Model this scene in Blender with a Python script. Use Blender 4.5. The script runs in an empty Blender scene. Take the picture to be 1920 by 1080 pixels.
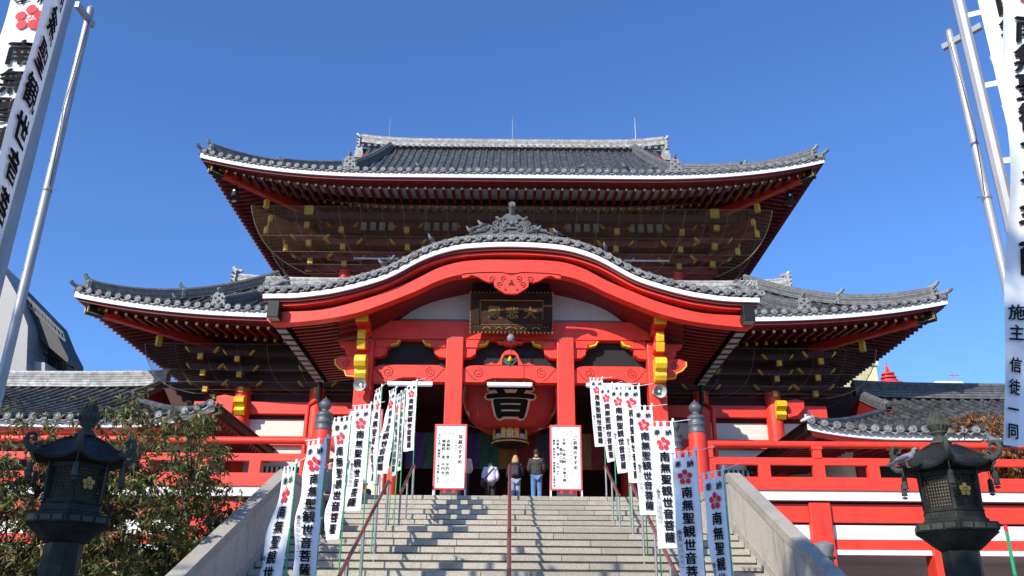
import bpy, bmesh, math, random
from mathutils import Vector, Matrix
random.seed(7)
R = math.radians
PI = math.pi
scene = bpy.context.scene
col = scene.collection

# ------------------------------------------------------------------ camera model (also used to turn a measured direction into metres)
F = 1613.0
PITCH = R(22.2)
CAMZ = 1.6
CP, SP = math.cos(PITCH), math.sin(PITCH)
def at(dx, y, Y):
    """point at depth Y seen dx right of the axis and at photo row y"""
    v = 540.0 - y
    k = Y / (F*CP - v*SP)
    return dx*k, CAMZ + (F*SP + v*CP)*k
def zz(y, Y): return at(0, y, Y)[1]
def xx(dx, y, Y): return at(dx, y, Y)[0]

# ------------------------------------------------------------------ materials
def nmat(name):
    m = bpy.data.materials.new(name); m.use_nodes = True
    nt = m.node_tree
    b = nt.nodes['Principled BSDF']
    return m, nt, b
def paint(name, c, rough=.5, var=.12, scale=3.0, bump=0.0, bscale=40, spec=.5, metal=0.0, island=0.0, dark=None, dscale=1.2, dlo=.5, dhi=.7, dmap=None):
    m, nt, b = nmat(name)
    N, L = nt.nodes, nt.links
    tc = N.new('ShaderNodeTexCoord')
    no = N.new('ShaderNodeTexNoise'); no.inputs['Scale'].default_value = scale; no.inputs['Detail'].default_value = 6
    L.new(tc.outputs['Object'], no.inputs['Vector'])
    mr = N.new('ShaderNodeMapRange')
    mr.inputs['From Min'].default_value = .3; mr.inputs['From Max'].default_value = .7
    mr.inputs['To Min'].default_value = 1-var; mr.inputs['To Max'].default_value = 1+var
    L.new(no.outputs['Fac'], mr.inputs['Value'])
    val = mr.outputs['Result']
    if island:
        g = N.new('ShaderNodeNewGeometry')
        m2 = N.new('ShaderNodeMapRange'); m2.inputs['To Min'].default_value = 1-island; m2.inputs['To Max'].default_value = 1+island
        L.new(g.outputs['Random Per Island'], m2.inputs['Value'])
        mm = N.new('ShaderNodeMath'); mm.operation = 'MULTIPLY'
        L.new(val, mm.inputs[0]); L.new(m2.outputs['Result'], mm.inputs[1]); val = mm.outputs[0]
    hs = N.new('ShaderNodeHueSaturation'); hs.inputs['Color'].default_value = (*c, 1)
    L.new(val, hs.inputs['Value'])
    out = hs.outputs['Color']
    if dark:
        n2 = N.new('ShaderNodeTexNoise'); n2.inputs['Scale'].default_value = dscale; n2.inputs['Detail'].default_value = 9; n2.inputs['Roughness'].default_value = .65
        if dmap:
            mp = N.new('ShaderNodeMapping'); mp.inputs['Scale'].default_value = dmap; L.new(tc.outputs['Object'], mp.inputs['Vector']); L.new(mp.outputs[0], n2.inputs['Vector'])
        else: L.new(tc.outputs['Object'], n2.inputs['Vector'])
        r2 = N.new('ShaderNodeMapRange'); r2.inputs['From Min'].default_value = dlo; r2.inputs['From Max'].default_value = dhi
        L.new(n2.outputs['Fac'], r2.inputs['Value'])
        mx = N.new('ShaderNodeMix'); mx.data_type = 'RGBA'
        L.new(r2.outputs['Result'], mx.inputs['Factor']); L.new(out, mx.inputs['A']); mx.inputs['B'].default_value = (*dark, 1)
        out = mx.outputs['Result']
    L.new(out, b.inputs['Base Color'])
    b.inputs['Roughness'].default_value = rough; b.inputs['Metallic'].default_value = metal
    b.inputs['Specular IOR Level'].default_value = spec
    if bump:
        nb = N.new('ShaderNodeTexNoise'); nb.inputs['Scale'].default_value = bscale; nb.inputs['Detail'].default_value = 5
        L.new(tc.outputs['Object'], nb.inputs['Vector'])
        bp = N.new('ShaderNodeBump'); bp.inputs['Strength'].default_value = bump; bp.inputs['Distance'].default_value = .02
        L.new(nb.outputs['Fac'], bp.inputs['Height']); L.new(bp.outputs['Normal'], b.inputs['Normal'])
    return m
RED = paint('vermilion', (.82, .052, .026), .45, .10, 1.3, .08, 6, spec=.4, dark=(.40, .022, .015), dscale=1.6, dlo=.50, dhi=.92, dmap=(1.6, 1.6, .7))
RED2 = paint('vermilion_shaded', (.19, .009, .008), .6, .15, 2.0)  # vermilion darkened so the under-eave shade is in the colour
REDG = paint('groove_red', (.10, .008, .008), .7)
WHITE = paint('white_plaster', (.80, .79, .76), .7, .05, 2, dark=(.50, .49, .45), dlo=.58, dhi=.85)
CREAM = paint('cream_wall', (.72, .67, .58), .8, .05, 1)
GRANW = paint('granite_streaked', (.45, .41, .34), .8, .22, 45, .3, 90, island=.05, dark=(.17, .155, .125), dscale=1.0, dlo=.50, dhi=.72, dmap=(2.2, 2.2, .35))
YELB = paint('shaded_ochre', (.62, .37, .02), .6, .3, 5)  # ochre dimmed, bracket tips carry the eave shade in their colour
GOLD = paint('gold_leaf', (.80, .50, .10), .38, .12, 6, metal=.25)
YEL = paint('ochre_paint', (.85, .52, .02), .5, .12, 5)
YELD = paint('pale_gold_cap', (.85, .72, .38), .45, .1, 8)
TILE = paint('roof_tile', (.052, .054, .057), .5, .55, 5, .25, 30, island=.3, dark=(.12, .12, .115), dscale=2.5)
TILEL = paint('ridge_tile', (.12, .12, .118), .6, .35, 6, .3, 30, island=.3)
TILED = paint('eave_disc_tile', (.21, .208, .20), .6, .45, 14, .5, 40, island=.4)
TILEP = paint('pale_ridge_tile', (.44, .43, .40), .7, .35, 5, .3, 30, island=.35, dark=(.2, .19, .18), dscale=4)
BLACK = paint('black_lacquer', (.012, .012, .012), .5, .2, 4, spec=.3)
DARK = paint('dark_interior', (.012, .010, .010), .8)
DARKRED = paint('deep_shade_red', (.055, .006, .005), .7)  # deepest red, eave and recess shade put into the colour
GRAN = paint('granite', (.39, .355, .29), .8, .30, 45, .3, 90, island=.15, dark=(.27, .24, .19), dscale=2.6, dlo=.50, dhi=.80)
BRONZE = paint('bronze', (.017, .017, .013), .6, .35, 7, .4, 30, spec=.3, dark=(.030, .036, .03), dscale=5)
BRONZEL = paint('bronze_verdigris', (.055, .062, .048), .7, .35, 9, .4, 40, spec=.3)
STEEL = paint('steel', (.26, .26, .26), .4, .1, 3, metal=.4)
ALU = paint('aluminium_pole', (.40, .40, .40), .42, .10, 3, metal=.25)
RAILR = paint('handrail_brown', (.22, .035, .03), .3, .15, 4)
GREY = paint('giboshi_grey', (.11, .12, .125), .5, .3, 6, .3, 20, metal=.3)
INK = paint('ink', (.010, .010, .010), .8, spec=.15)
INKG = paint('faint_ink', (.30, .29, .28), .8)
PRED = paint('printed_red', (.72, .02, .03), .7, .05)
PGREEN = paint('pole_green', (.02, .33, .13), .4)
PWHITE = paint('plastic_white', (.8, .8, .78), .4, .03)
CONC = paint('concrete', (.42, .41, .39), .85, .12, 3, .2, 30)
ASPH = paint('paving', (.14, .135, .13), .9, .2, 2, .2, 60)
LEADG = paint('lead_grey', (.20, .21, .21), .55, .2, 6)
ROPE = paint('net_cable', (.26, .21, .14), .8)
def cloth_mat(name, c, tr=.35):
    m, nt, b = nmat(name)
    N, L = nt.nodes, nt.links
    b.inputs['Base Color'].default_value = (*c, 1); b.inputs['Roughness'].default_value = .85
    t = N.new('ShaderNodeBsdfTranslucent'); t.inputs['Color'].default_value = (*c, 1)
    mx = N.new('ShaderNodeMixShader'); mx.inputs['Fac'].default_value = tr
    L.new(b.outputs[0], mx.inputs[1]); L.new(t.outputs[0], mx.inputs[2])
    L.new(mx.outputs[0], N['Material Output'].inputs['Surface'])
    tc = N.new('ShaderNodeTexCoord')
    nb = N.new('ShaderNodeTexNoise'); nb.inputs['Scale'].default_value = 5; nb.inputs['Detail'].default_value = 3
    L.new(tc.outputs['Object'], nb.inputs['Vector'])
    bp = N.new('ShaderNodeBump'); bp.inputs['Strength'].default_value = .2; bp.inputs['Distance'].default_value = .04
    L.new(nb.outputs['Fac'], bp.inputs['Height']); L.new(bp.outputs['Normal'], b.inputs['Normal'])
    return m
CLOTH = cloth_mat('banner_cloth', (.88, .88, .88), .12)
def net_mat(c=(.30, .18, .09)):
    m, nt, b = nmat('bird_net')
    N, L = nt.nodes, nt.links
    b.inputs['Base Color'].default_value = (*c, 1); b.inputs['Roughness'].default_value = .9
    t = N.new('ShaderNodeBsdfTransparent')
    tc = N.new('ShaderNodeTexCoord'); mp = N.new('ShaderNodeMapping')
    mp.inputs['Rotation'].default_value = (0, R(45), 0)
    L.new(tc.outputs['Object'], mp.inputs['Vector'])
    w1 = N.new('ShaderNodeTexWave'); w1.bands_direction = 'X'; w1.inputs['Scale'].default_value = 5.5
    w2 = N.new('ShaderNodeTexWave'); w2.bands_direction = 'Z'; w2.inputs['Scale'].default_value = 5.5
    L.new(mp.outputs['Vector'], w1.inputs['Vector']); L.new(mp.outputs['Vector'], w2.inputs['Vector'])
    mx0 = N.new('ShaderNodeMath'); mx0.operation = 'MAXIMUM'
    L.new(w1.outputs['Fac'], mx0.inputs[0]); L.new(w2.outputs['Fac'], mx0.inputs[1])
    mr = N.new('ShaderNodeMapRange'); mr.inputs['From Min'].default_value = .86; mr.inputs['From Max'].default_value = .97
    mr.inputs['To Min'].default_value = .02; mr.inputs['To Max'].default_value = .42
    L.new(mx0.outputs[0], mr.inputs['Value'])
    mx = N.new('ShaderNodeMixShader')
    L.new(mr.outputs['Result'], mx.inputs['Fac']); L.new(t.outputs[0], mx.inputs[1]); L.new(b.outputs[0], mx.inputs[2])
    L.new(mx.outputs[0], N['Material Output'].inputs['Surface'])
    return m
NET = net_mat(); NETD = net_mat((.09, .065, .045))  # second net is a darker copy with lower eave shade in its colour

# ------------------------------------------------------------------ mesh builder
class MB:
    def __init__(s): s.v = []; s.f = []; s.mi = []; s.cur = 0
    def add(s, vs, fs):
        b = len(s.v); s.v += [tuple(p) for p in vs]
        for f in fs: s.f.append([b+i for i in f]); s.mi.append(s.cur)
        return s
    def box(s, x0, x1, y0, y1, z0, z1):
        vs = [(x, y, z) for z in (z0, z1) for y in (y0, y1) for x in (x0, x1)]
        return s.add(vs, [(0,2,3,1), (4,5,7,6), (0,1,5,4), (2,6,7,3), (0,4,6,2), (1,3,7,5)])
    def cbox(s, c, sz, rot=None):
        m = rot or Matrix()
        hx, hy, hz = sz[0]/2, sz[1]/2, sz[2]/2
        vs = [Vector(c) + m @ Vector((x, y, z)) for z in (-hz, hz) for y in (-hy, hy) for x in (-hx, hx)]
        return s.add(vs, [(0,2,3,1), (4,5,7,6), (0,1,5,4), (2,6,7,3), (0,4,6,2), (1,3,7,5)])
    def bar(s, p0, p1, w, h, up=(0, 0, 1)):
        p0, p1 = Vector(p0), Vector(p1); d = (p1-p0).normalized(); u = Vector(up)
        sd = d.cross(u)
        if sd.length < 1e-4: sd = d.cross(Vector((0, 1, 0)))
        sd.normalize(); u = sd.cross(d).normalized()
        vs = [p + sd*a*w/2 + u*b*h/2 for p in (p0, p1) for a, b in ((-1,-1), (1,-1), (1,1), (-1,1))]
        return s.add(vs, [(0,1,2,3), (7,6,5,4), (0,4,5,1), (1,5,6,2), (2,6,7,3), (3,7,4,0)])
    def tube(s, pts, r, n=8, caps=True, sx=1.0):
        pts = [Vector(p) for p in pts]
        rs = r if isinstance(r, (list, tuple)) else [r]*len(pts)
        rings = []; prev = None
        for i, p in enumerate(pts):
            d = (pts[min(i+1, len(pts)-1)] - pts[max(i-1, 0)])
            d = d.normalized() if d.length > 1e-9 else Vector((0, 0, 1))
            if prev is None:
                a = Vector((0, 0, 1)) if abs(d.z) < .9 else Vector((1, 0, 0))
                u = d.cross(a).normalized()
            else:
                u = prev - d*prev.dot(d)
                u = u.normalized() if u.length > 1e-6 else d.orthogonal().normalized()
            prev = u; w = d.cross(u)
            rings.append([p + (u*math.cos(2*PI*k/n)*sx + w*math.sin(2*PI*k/n))*rs[i] for k in range(n)])
        vs = [q for ring in rings for q in ring]; fs = []
        for i in range(len(pts)-1):
            for k in range(n):
                a, b = i*n+k, i*n+(k+1) % n
                fs.append((a, b, b+n, a+n))
        if caps:
            fs.append(tuple(range(n-1, -1, -1))); fs.append(tuple((len(pts)-1)*n+k for k in range(n)))
        return s.add(vs, fs)
    def lathe(s, prof, n=16, c=(0, 0, 0), axis='z', sx=1, sy=1, rot=0):
        vs = []; fs = []
        for r, z in prof:
            for k in range(n):
                a = 2*PI*k/n + rot
                p = (r*math.cos(a)*sx, r*math.sin(a)*sy, z)
                if axis == 'y': p = (p[0], z, p[1])
                if axis == 'x': p = (z, p[0], p[1])
                vs.append((c[0]+p[0], c[1]+p[1], c[2]+p[2]))
        m = len(prof)
        for i in range(m-1):
            for k in range(n):
                a, b = i*n+k, i*n+(k+1) % n
                fs.append((a, b, b+n, a+n))
        fs.append(tuple(range(n-1, -1, -1))); fs.append(tuple((m-1)*n+k for k in range(n)))
        return s.add(vs, fs)
    def prism(s, poly, y0, y1, axis='y'):
        n = len(poly)
        def P(a, b, t):
            return (a, t, b) if axis == 'y' else ((t, a, b) if axis == 'x' else (a, b, t))
        vs = [P(a, b, y0) for a, b in poly] + [P(a, b, y1) for a, b in poly]
        fs = [tuple(range(n)), tuple(range(2*n-1, n-1, -1))]
        for i in range(n):
            j = (i+1) % n
            fs.append((i, i+n, j+n, j))
        return s.add(vs, fs)
    def band(s, lo, hi, y0, y1):
        """lo, hi: equal-length lists of (x,z); a solid strip between them, y0..y1 deep"""
        n = len(lo)
        vs = [(x, y0, z) for x, z in lo] + [(x, y0, z) for x, z in hi] + [(x, y1, z) for x, z in lo] + [(x, y1, z) for x, z in hi]
        fs = []
        for i in range(n-1):
            a = i
            fs += [(a, a+1, a+1+n, a+n), (a+2*n+1, a+2*n, a+3*n, a+3*n+1), (a+n, a+n+1, a+3*n+1, a+3*n), (a+2*n, a+2*n+1, a+1, a)]
        fs += [(0, n, 3*n, 2*n), (n-1, 3*n-1, 4*n-1, 2*n-1)]
        return s.add(vs, fs)
    def grid(s, P):
        n, m = len(P), len(P[0])
        vs = [q for row in P for q in row]
        fs = [(i*m+j, i*m+j+1, (i+1)*m+j+1, (i+1)*m+j) for i in range(n-1) for j in range(m-1)]
        return s.add(vs, fs)
    def build(s, name, mat, parent=None, smooth=False, bevel=0, fix=True, off=(0, 0, 0), label=None):
        me = bpy.data.meshes.new(name)
        o0 = Vector(off)
        if parent is not None and parent.get('_o') is not None: o0 = Vector(parent['_o'])
        me.from_pydata([tuple(Vector(p)-o0) for p in s.v], [], s.f)
        mats = mat if isinstance(mat, (list, tuple)) else [mat]
        for m in mats: me.materials.append(m)
        me.polygons.foreach_set('material_index', s.mi)
        if fix:
            bm = bmesh.new(); bm.from_mesh(me); bmesh.ops.recalc_face_normals(bm, faces=bm.faces); bm.to_mesh(me); bm.free()
        if smooth:
            me.polygons.foreach_set('use_smooth', [True]*len(me.polygons))
            if smooth != 'all': me.set_sharp_from_angle(angle=R(40))
        o = bpy.data.objects.new(name, me); col.objects.link(o)
        if parent is not None:
            o.parent = parent
        else:
            o.location = o0
        if parent is not None: o['_o'] = list(o0)
        else: o['_o'] = list(o0)
        if bevel:
            b = o.modifiers.new('bevel', 'BEVEL'); b.width = bevel; b.segments = 1 if bevel < .008 else 2; b.limit_method = 'ANGLE'; b.angle_limit = R(50)
        if label: o['label'] = label
        return o
def tag(o, label, cat, group=None, kind=None):
    o['label'] = label; o['category'] = cat
    if group: o['group'] = group
    if kind: o['kind'] = kind
    return o
def thing(name, loc, label, cat, group=None):
    o = bpy.data.objects.new(name, None); col.objects.link(o); o.location = loc; o['_o'] = list(loc)
    o.empty_display_size = .3
    return tag(o, label, cat, group)
def local(name, label, cat, group=None):
    """root whose parts are modelled round (0,0,0); moved afterwards"""
    return thing(name, (0, 0, 0), label, cat, group)
def copy_tree(o, parent=None):
    c = o.copy(); col.objects.link(c)
    if parent is not None: c.parent = parent
    for ch in list(o.children): copy_tree(ch, c)
    return c
# ------------------------------------------------------------------ writing
_glyph = {}
def glyph(ch, bold=.0):
    k = (ch, bold)
    if k in _glyph: return _glyph[k]
    c = bpy.data.curves.new('g', 'FONT'); c.body = ch; c.resolution_u = 3; c.offset = bold
    o = bpy.data.objects.new('g', c); col.objects.link(o)
    dg = bpy.context.evaluated_depsgraph_get()
    me = bpy.data.meshes.new_from_object(o.evaluated_get(dg))
    vs = [(v.co.x, v.co.y) for v in me.vertices]; fs = [tuple(p.vertices) for p in me.polygons]
    if vs:
        x0, x1 = min(v[0] for v in vs), max(v[0] for v in vs); y0, y1 = min(v[1] for v in vs), max(v[1] for v in vs)
        cx, cy = (x0+x1)/2, (y0+y1)/2
        vs = [(x-cx, y-cy) for x, y in vs]
    bpy.data.objects.remove(o); bpy.data.curves.remove(c); bpy.data.meshes.remove(me)
    _glyph[k] = (vs, fs); return _glyph[k]
def put(mb, ch, u, v, size, fn, bold=.02, slant=0.0, sxk=1.0):
    vs, fs = glyph(ch, 0)
    sh = ((0, 0), (1, .3), (-1, -.3), (.3, 1), (-.3, -1)) if bold > .006 else ((0, 0),)
    for a, b in sh:
        mb.add([fn(u + (x+a*bold)*size*sxk, v + (y + slant*x + b*bold*.7)*size) for x, y in vs], fs)
def plum(mb, u, v, r, fn, n=12):
    for k in range(5):
        a = PI/2 + k*2*PI/5
        cx, cy = u + math.cos(a)*r*.66, v + math.sin(a)*r*.66
        mb.add([fn(cx + math.cos(t*2*PI/n)*r*.36, cy + math.sin(t*2*PI/n)*r*.36) for t in range(n)], [tuple(range(n))])
    for k in range(8):
        a = k*2*PI/8
        cx, cy = u + math.cos(a)*r*.17, v + math.sin(a)*r*.17
        mb.add([fn(cx + math.cos(t*2*PI/6)*r*.065, cy + math.sin(t*2*PI/6)*r*.065) for t in range(6)], [tuple(range(6))])
def at2(dx, y, Y):
    """like at() for a direction read off one side of the picture: takes out the camera's slight roll"""
    return at(dx-(540-y)*.00785, y-dx*.00785, Y)
def interp(tab, x):
    """smooth (Catmull-Rom) interpolation of a table [(x,y)...]"""
    n = len(tab)
    if x <= tab[0][0]: return tab[0][1]
    if x >= tab[-1][0]: return tab[-1][1]
    for i in range(n-1):
        if tab[i][0] <= x <= tab[i+1][0]: break
    x0, y0 = tab[i]; x1, y1 = tab[i+1]; h = x1-x0
    def slope(j):
        if j == 0: return (tab[1][1]-tab[0][1])/(tab[1][0]-tab[0][0]) if tab[0][0] != 0 else 0.0
        if j == n-1: return (tab[-1][1]-tab[-2][1])/(tab[-1][0]-tab[-2][0])
        return (tab[j+1][1]-tab[j-1][1])/(tab[j+1][0]-tab[j-1][0])
    t = (x-x0)/h; m0, m1 = slope(i)*h, slope(i+1)*h
    return (2*t**3-3*t*t+1)*y0 + (t**3-2*t*t+t)*m0 + (-2*t**3+3*t*t)*y1 + (t**3-t*t)*m1
def spiral(c, r, turns, s0, sgn, Y, n=26):
    """points of a flat scroll in the xz plane"""
    out = []
    for i in range(n+1):
        t = i/n
        a = s0 + sgn*turns*2*PI*t
        rr = r*(1-.82*t)
        out.append((c[0]+rr*math.cos(a), Y, c[1]+rr*math.sin(a)))
    return out
# ------------------------------------------------------------------ world, sun, camera
SUN_AZ, SUN_EL = R(36), R(31)
sdir = Vector((-math.sin(SUN_AZ)*math.cos(SUN_EL), -math.cos(SUN_AZ)*math.cos(SUN_EL), math.sin(SUN_EL)))
w = bpy.data.worlds.new('World'); scene.world = w; w.use_nodes = True
nt = w.node_tree; bg = nt.nodes['Background']
sky = nt.nodes.new('ShaderNodeTexSky'); sky.sky_type = 'NISHITA'; sky.sun_disc = False
sky.sun_elevation = SUN_EL; sky.sun_rotation = math.atan2(sdir.x, sdir.y)
sky.air_density = 1.0; sky.dust_density = 0.3; sky.ozone_density = 5.0; sky.altitude = 0
tint = nt.nodes.new('ShaderNodeMix'); tint.data_type = 'RGBA'; tint.blend_type = 'MULTIPLY'; tint.inputs['Factor'].default_value = 1; tint.inputs['B'].default_value = (.68, .90, 1.2, 1)
nt.links.new(sky.outputs[0], tint.inputs['A']); nt.links.new(tint.outputs['Result'], bg.inputs['Color']); bg.inputs['Strength'].default_value = .15
sl = bpy.data.lights.new('sun', 'SUN'); sl.energy = 4.6; sl.angle = R(.5); sl.color = (1, .93, .83)
so = bpy.data.objects.new('sun', sl); col.objects.link(so); so.rotation_euler = sdir.to_track_quat('Z', 'Y').to_euler(); so.location = (-30, -40, 40)
cam = bpy.data.cameras.new('camera'); cam.lens = F/1920*36; cam.sensor_width = 36; cam.clip_end = 3000
co = bpy.data.objects.new('camera', cam); col.objects.link(co); scene.camera = co
co.matrix_world = Matrix.Translation((0, 0, CAMZ)) @ Matrix.Rotation(R(-.05), 4, 'Z') @ Matrix.Rotation(PI/2+PITCH, 4, 'X') @ Matrix.Rotation(R(.45), 4, 'Z')
vs_ = scene.view_settings; vs_.view_transform = 'Standard'; vs_.look = 'None'; vs_.gamma = 1; vs_.exposure = .3; vs_.use_curve_mapping = False

# ------------------------------------------------------------------ ground
FL = CAMZ + 3.63       # landing and balcony floor
YT = 24.0              # top edge of the stairs
YM, ZM = 19.03, CAMZ + 2.23   # front edge of the middle landing
g = MB().add([(-900, -900, 0), (900, -900, 0), (900, 900, 0), (-900, 900, 0)], [(0, 1, 2, 3)])
o = g.build('ground', ASPH); o['kind'] = 'structure'; o['label'] = 'grey stone paving of the temple forecourt'

# ------------------------------------------------------------------ roofs
class Roof:
    def __init__(s, W, Y0, D, z0, a, b, L, Rr, xc=0, side=None):
        s.W, s.Y0, s.D, s.z0, s.a, s.b, s.L, s.R, s.xc = W, Y0, D, z0, a, b, L, Rr, xc
        s.side = side
    def lift(s, c): return s.L*max(0, 1-max(c, 0)/s.R)**2.6
    def z(s, si, c): return s.z0 + s.a*si + s.b*si*si + s.lift(c)*max(.0, 1-si/9)
    def front(s, x, si):   # x relative to centre
        return Vector((s.xc+x, s.Y0+si, s.z(si, s.W-abs(x))))
    def sidep(s, sg, y, si):   # y relative to roof centre, sg = -1 left, +1 right
        return Vector((s.xc+sg*(s.W-si), s.Y0+s.D+y, s.z(si, si)))
    def ring(s, si, dz, n=60, back=True):
        """points of an eave line inset si, lowered dz: left side (back to front), front, right side"""
        out = []
        m = 26
        yb = s.D if back else 0
        for i in range(m):
            t = i/m; y = yb - (yb+s.D)*t
            out.append(Vector((s.xc-(s.W-si), s.Y0+s.D + (y if y > 0 else y*(s.D-si)/s.D), s.z0+dz+s.L)))
        for i in range(n+1):
            x = -s.W + 2*s.W*i/n
            out.append(Vector((s.xc+x*(s.W-si)/s.W, s.Y0+si, s.z0+dz+s.lift(s.W-abs(x)))))
        for i in range(1, m+1):
            t = i/m; y = -s.D + (yb+s.D)*t
            out.append(Vector((s.xc+(s.W-si), s.Y0+s.D + (y if y > 0 else y*(s.D-si)/s.D), s.z0+dz+s.L)))
        return out
    def sweep(s, prof, closed=True, n=60):
        mb = MB(); rings = [s.ring(a, b, n) for a, b in prof]
        if closed: rings.append(rings[0])
        mb.grid(rings); m = len(rings[0])-1
        mb.mi = [0 if 26 <= (i % m) < 26+n else 1 for i in range(len(mb.f))]
        return mb
def ribs(mb, fn, s1, pitch=.36, r=.095, seg=5):
    """one line of half-round cover tiles going up the slope: fn(s)->point, across = horizontal unit vector"""
    n = max(1, int(math.ceil(s1/pitch)))
    rows = []
    for i in range(n):
        for e, rr in ((0, r), (1, r*.86)):
            si = min(s1, (i+e)*pitch)
            p, ac, up = fn(si)
            rows.append([p + ac*math.cos(PI*k/seg)*rr + up*(math.sin(PI*k/seg)*rr+.01) for k in range(seg+1)])
    mb.grid(rows)
def tiled_roof(rf, Xg, S, parent, pitch, name='roof_tiles', sides=(-1, 1), rib_r=.095, joint=.36, plain=None):
    """hip-and-gable roof skin; returns the tile mesh object"""
    mb = MB()
    W, D = rf.W, rf.D
    sg_max = W-Xg
    # pans
    nx = int(2*W/(pitch)); 
    xs = [-W + 2*W*i/nx for i in range(nx+1)]
    for i in range(nx):
        rows = []
        for j in range(13):
            row = []
            for x in (xs[i], xs[i+1]):
                xm = (xs[i]+xs[i+1])/2
                sm = S if abs(xm) < Xg else max(0, W-abs(x))
                row.append(rf.front(x, sm*j/12))
            rows.append(row)
        mb.grid(rows)
    for sg in sides:
        ny = int(2*D/pitch)
        ys = [-D + 2*D*i/ny for i in range(ny+1)]
        for i in range(ny):
            rows = []
            for j in range(9):
                row = []
                for y in (ys[i], ys[i+1]):
                    sm = min(sg_max, max(0, D-abs(y)))
                    row.append(rf.sidep(sg, y, sm*j/8))
                rows.append(row)
            mb.grid(rows)
    # back slope, plain
    for i in range(0, nx, 4):
        rows = []
        for j in range(7):
            row = []
            for x in (xs[i], xs[min(i+4, nx)]):
                xm = (xs[i]+xs[min(i+4, nx)])/2
                sm = S if abs(xm) < Xg else max(0, W-abs(x))
                p = rf.front(x, sm*j/6); row.append(Vector((p.x, 2*(rf.Y0+rf.D)-p.y, p.z)))
            rows.append(row)
        mb.grid(rows)
    # cover tiles
    for i in range(nx):
        x = (xs[i]+xs[i+1])/2
        sm = S if abs(x) < Xg-.1 else max(.15, W-abs(x)-.1)
        def fn(si, x=x): return rf.front(x, si), Vector((1, 0, 0)), Vector((0, -.4, .9))
        ribs(mb, fn, sm, joint, rib_r)
    for sg in sides:
        if sg == plain: continue
        for i in range(ny):
            y = (ys[i]+ys[i+1])/2
            if y > D*.4: continue
            sm = min(sg_max, max(.15, D-abs(y)-.1))
            def fn(si, y=y): return rf.sidep(sg, y, si), Vector((0, 1, 0)), Vector((sg*.4, 0, .9))
            ribs(mb, fn, sm, joint, rib_r)
    o = mb.build(name, TILE, parent, smooth=True, fix=False)
    # eave end tiles: round discs and drooping pans between
    ed = MB()
    for i in range(nx):
        x = (xs[i]+xs[i+1])/2
        p = rf.front(x, 0)
        disc(ed, p+Vector((0, -.06, .045)), Vector((0, -1, 0)), .122)
        a, b = rf.front(xs[i+1]-pitch*.36+.0, 0), rf.front(min(W, xs[i+1]+pitch*.36), 0)
        pan(ed, a, b, Vector((0, -1, 0)))
    for sg in sides:
        if sg == plain: continue
        for i in range(ny):
            y = (ys[i]+ys[i+1])/2
            if y > D*.4: continue
            p = rf.sidep(sg, y, 0)
            disc(ed, p+Vector((sg*.06, 0, .045)), Vector((sg, 0, 0)), .108)
            pan(ed, rf.sidep(sg, ys[i+1]-pitch*.36, 0), rf.sidep(sg, min(D, ys[i+1]+pitch*.36), 0), Vector((sg, 0, 0)))
    ed.build('eave_tiles', TILED, o, smooth=True)
    return o
def disc(mb, c, d, r, th=.07, n=12):
    d = Vector(d).normalized(); u = Vector((0, 0, 1)); w_ = d.cross(u)
    prof = [(r, -th), (r, th*.4), (r*.86, th*.55), (r*.78, th*.35), (r*.45, th*.35), (r*.35, th*.6), (0.002, th*.65)]
    vs = []; fs = []
    for rr, h in prof:
        for k in range(n):
            a = 2*PI*k/n
            vs.append(c + d*h + (w_*math.cos(a)+u*math.sin(a))*rr)
    for i in range(len(prof)-1):
        for k in range(n):
            a, b = i*n+k, i*n+(k+1) % n
            fs.append((a, b, b+n, a+n))
    mb.add(vs, fs)
def pan(mb, a, b, d, drop=.07, th=.05):
    vs = []; n = 6
    for k in range(n+1):
        t = k/n; p = a.lerp(b, t); dz = -drop*math.sin(PI*t)
        for q in (0, 1):
            for e in (0, 1):
                vs.append(p + Vector(d)*(.05 - e*.09) + Vector((0, 0, dz - q*th + .01)))
    fs = []
    for k in range(n):
        i = k*4; j = i+4
        fs += [(i, i+2, j+2, j), (i+1, j+1, j+3, i+3), (i, j, j+1, i+1), (i+2, i+3, j+3, j+2)]
    mb.add(vs, fs)
def ridge(mb, pts, w_, h, cap=.09, layers=4):
    """a stacked ridge following pts (base line), with course grooves and a round cap"""
    pts = [Vector(p) for p in pts]
    for li in range(layers):
        z0, z1 = h*li/layers, h*(li+.82)/layers
        ww = w_*(1-.12*li/layers)
        rows = []
        for i, p in enumerate(pts):
            d = (pts[min(i+1, len(pts)-1)]-pts[max(i-1, 0)]); d.z = 0; d.normalize(); sd = Vector((-d.y, d.x, 0))
            rows.append([p-sd*ww/2+Vector((0, 0, z0)), p-sd*ww/2+Vector((0, 0, z1)), p+sd*ww/2+Vector((0, 0, z1)), p+sd*ww/2+Vector((0, 0, z0)), p-sd*ww/2+Vector((0, 0, z0))])
        mb.grid(rows)
    rows = []
    for i, p in enumerate(pts):
        d = (pts[min(i+1, len(pts)-1)]-pts[max(i-1, 0)]); d.z = 0; d.normalize(); sd = Vector((-d.y, d.x, 0)); ww = w_*.8
        rows.append([p-sd*ww/2+Vector((0, 0, 0)), p-sd*ww/2+Vector((0, 0, h)), p+sd*ww/2+Vector((0, 0, h)), p+sd*ww/2+Vector((0, 0, 0))])
    mb.grid(rows)
    mb.tube([p+Vector((0, 0, h)) for p in pts], cap, 8)
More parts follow.
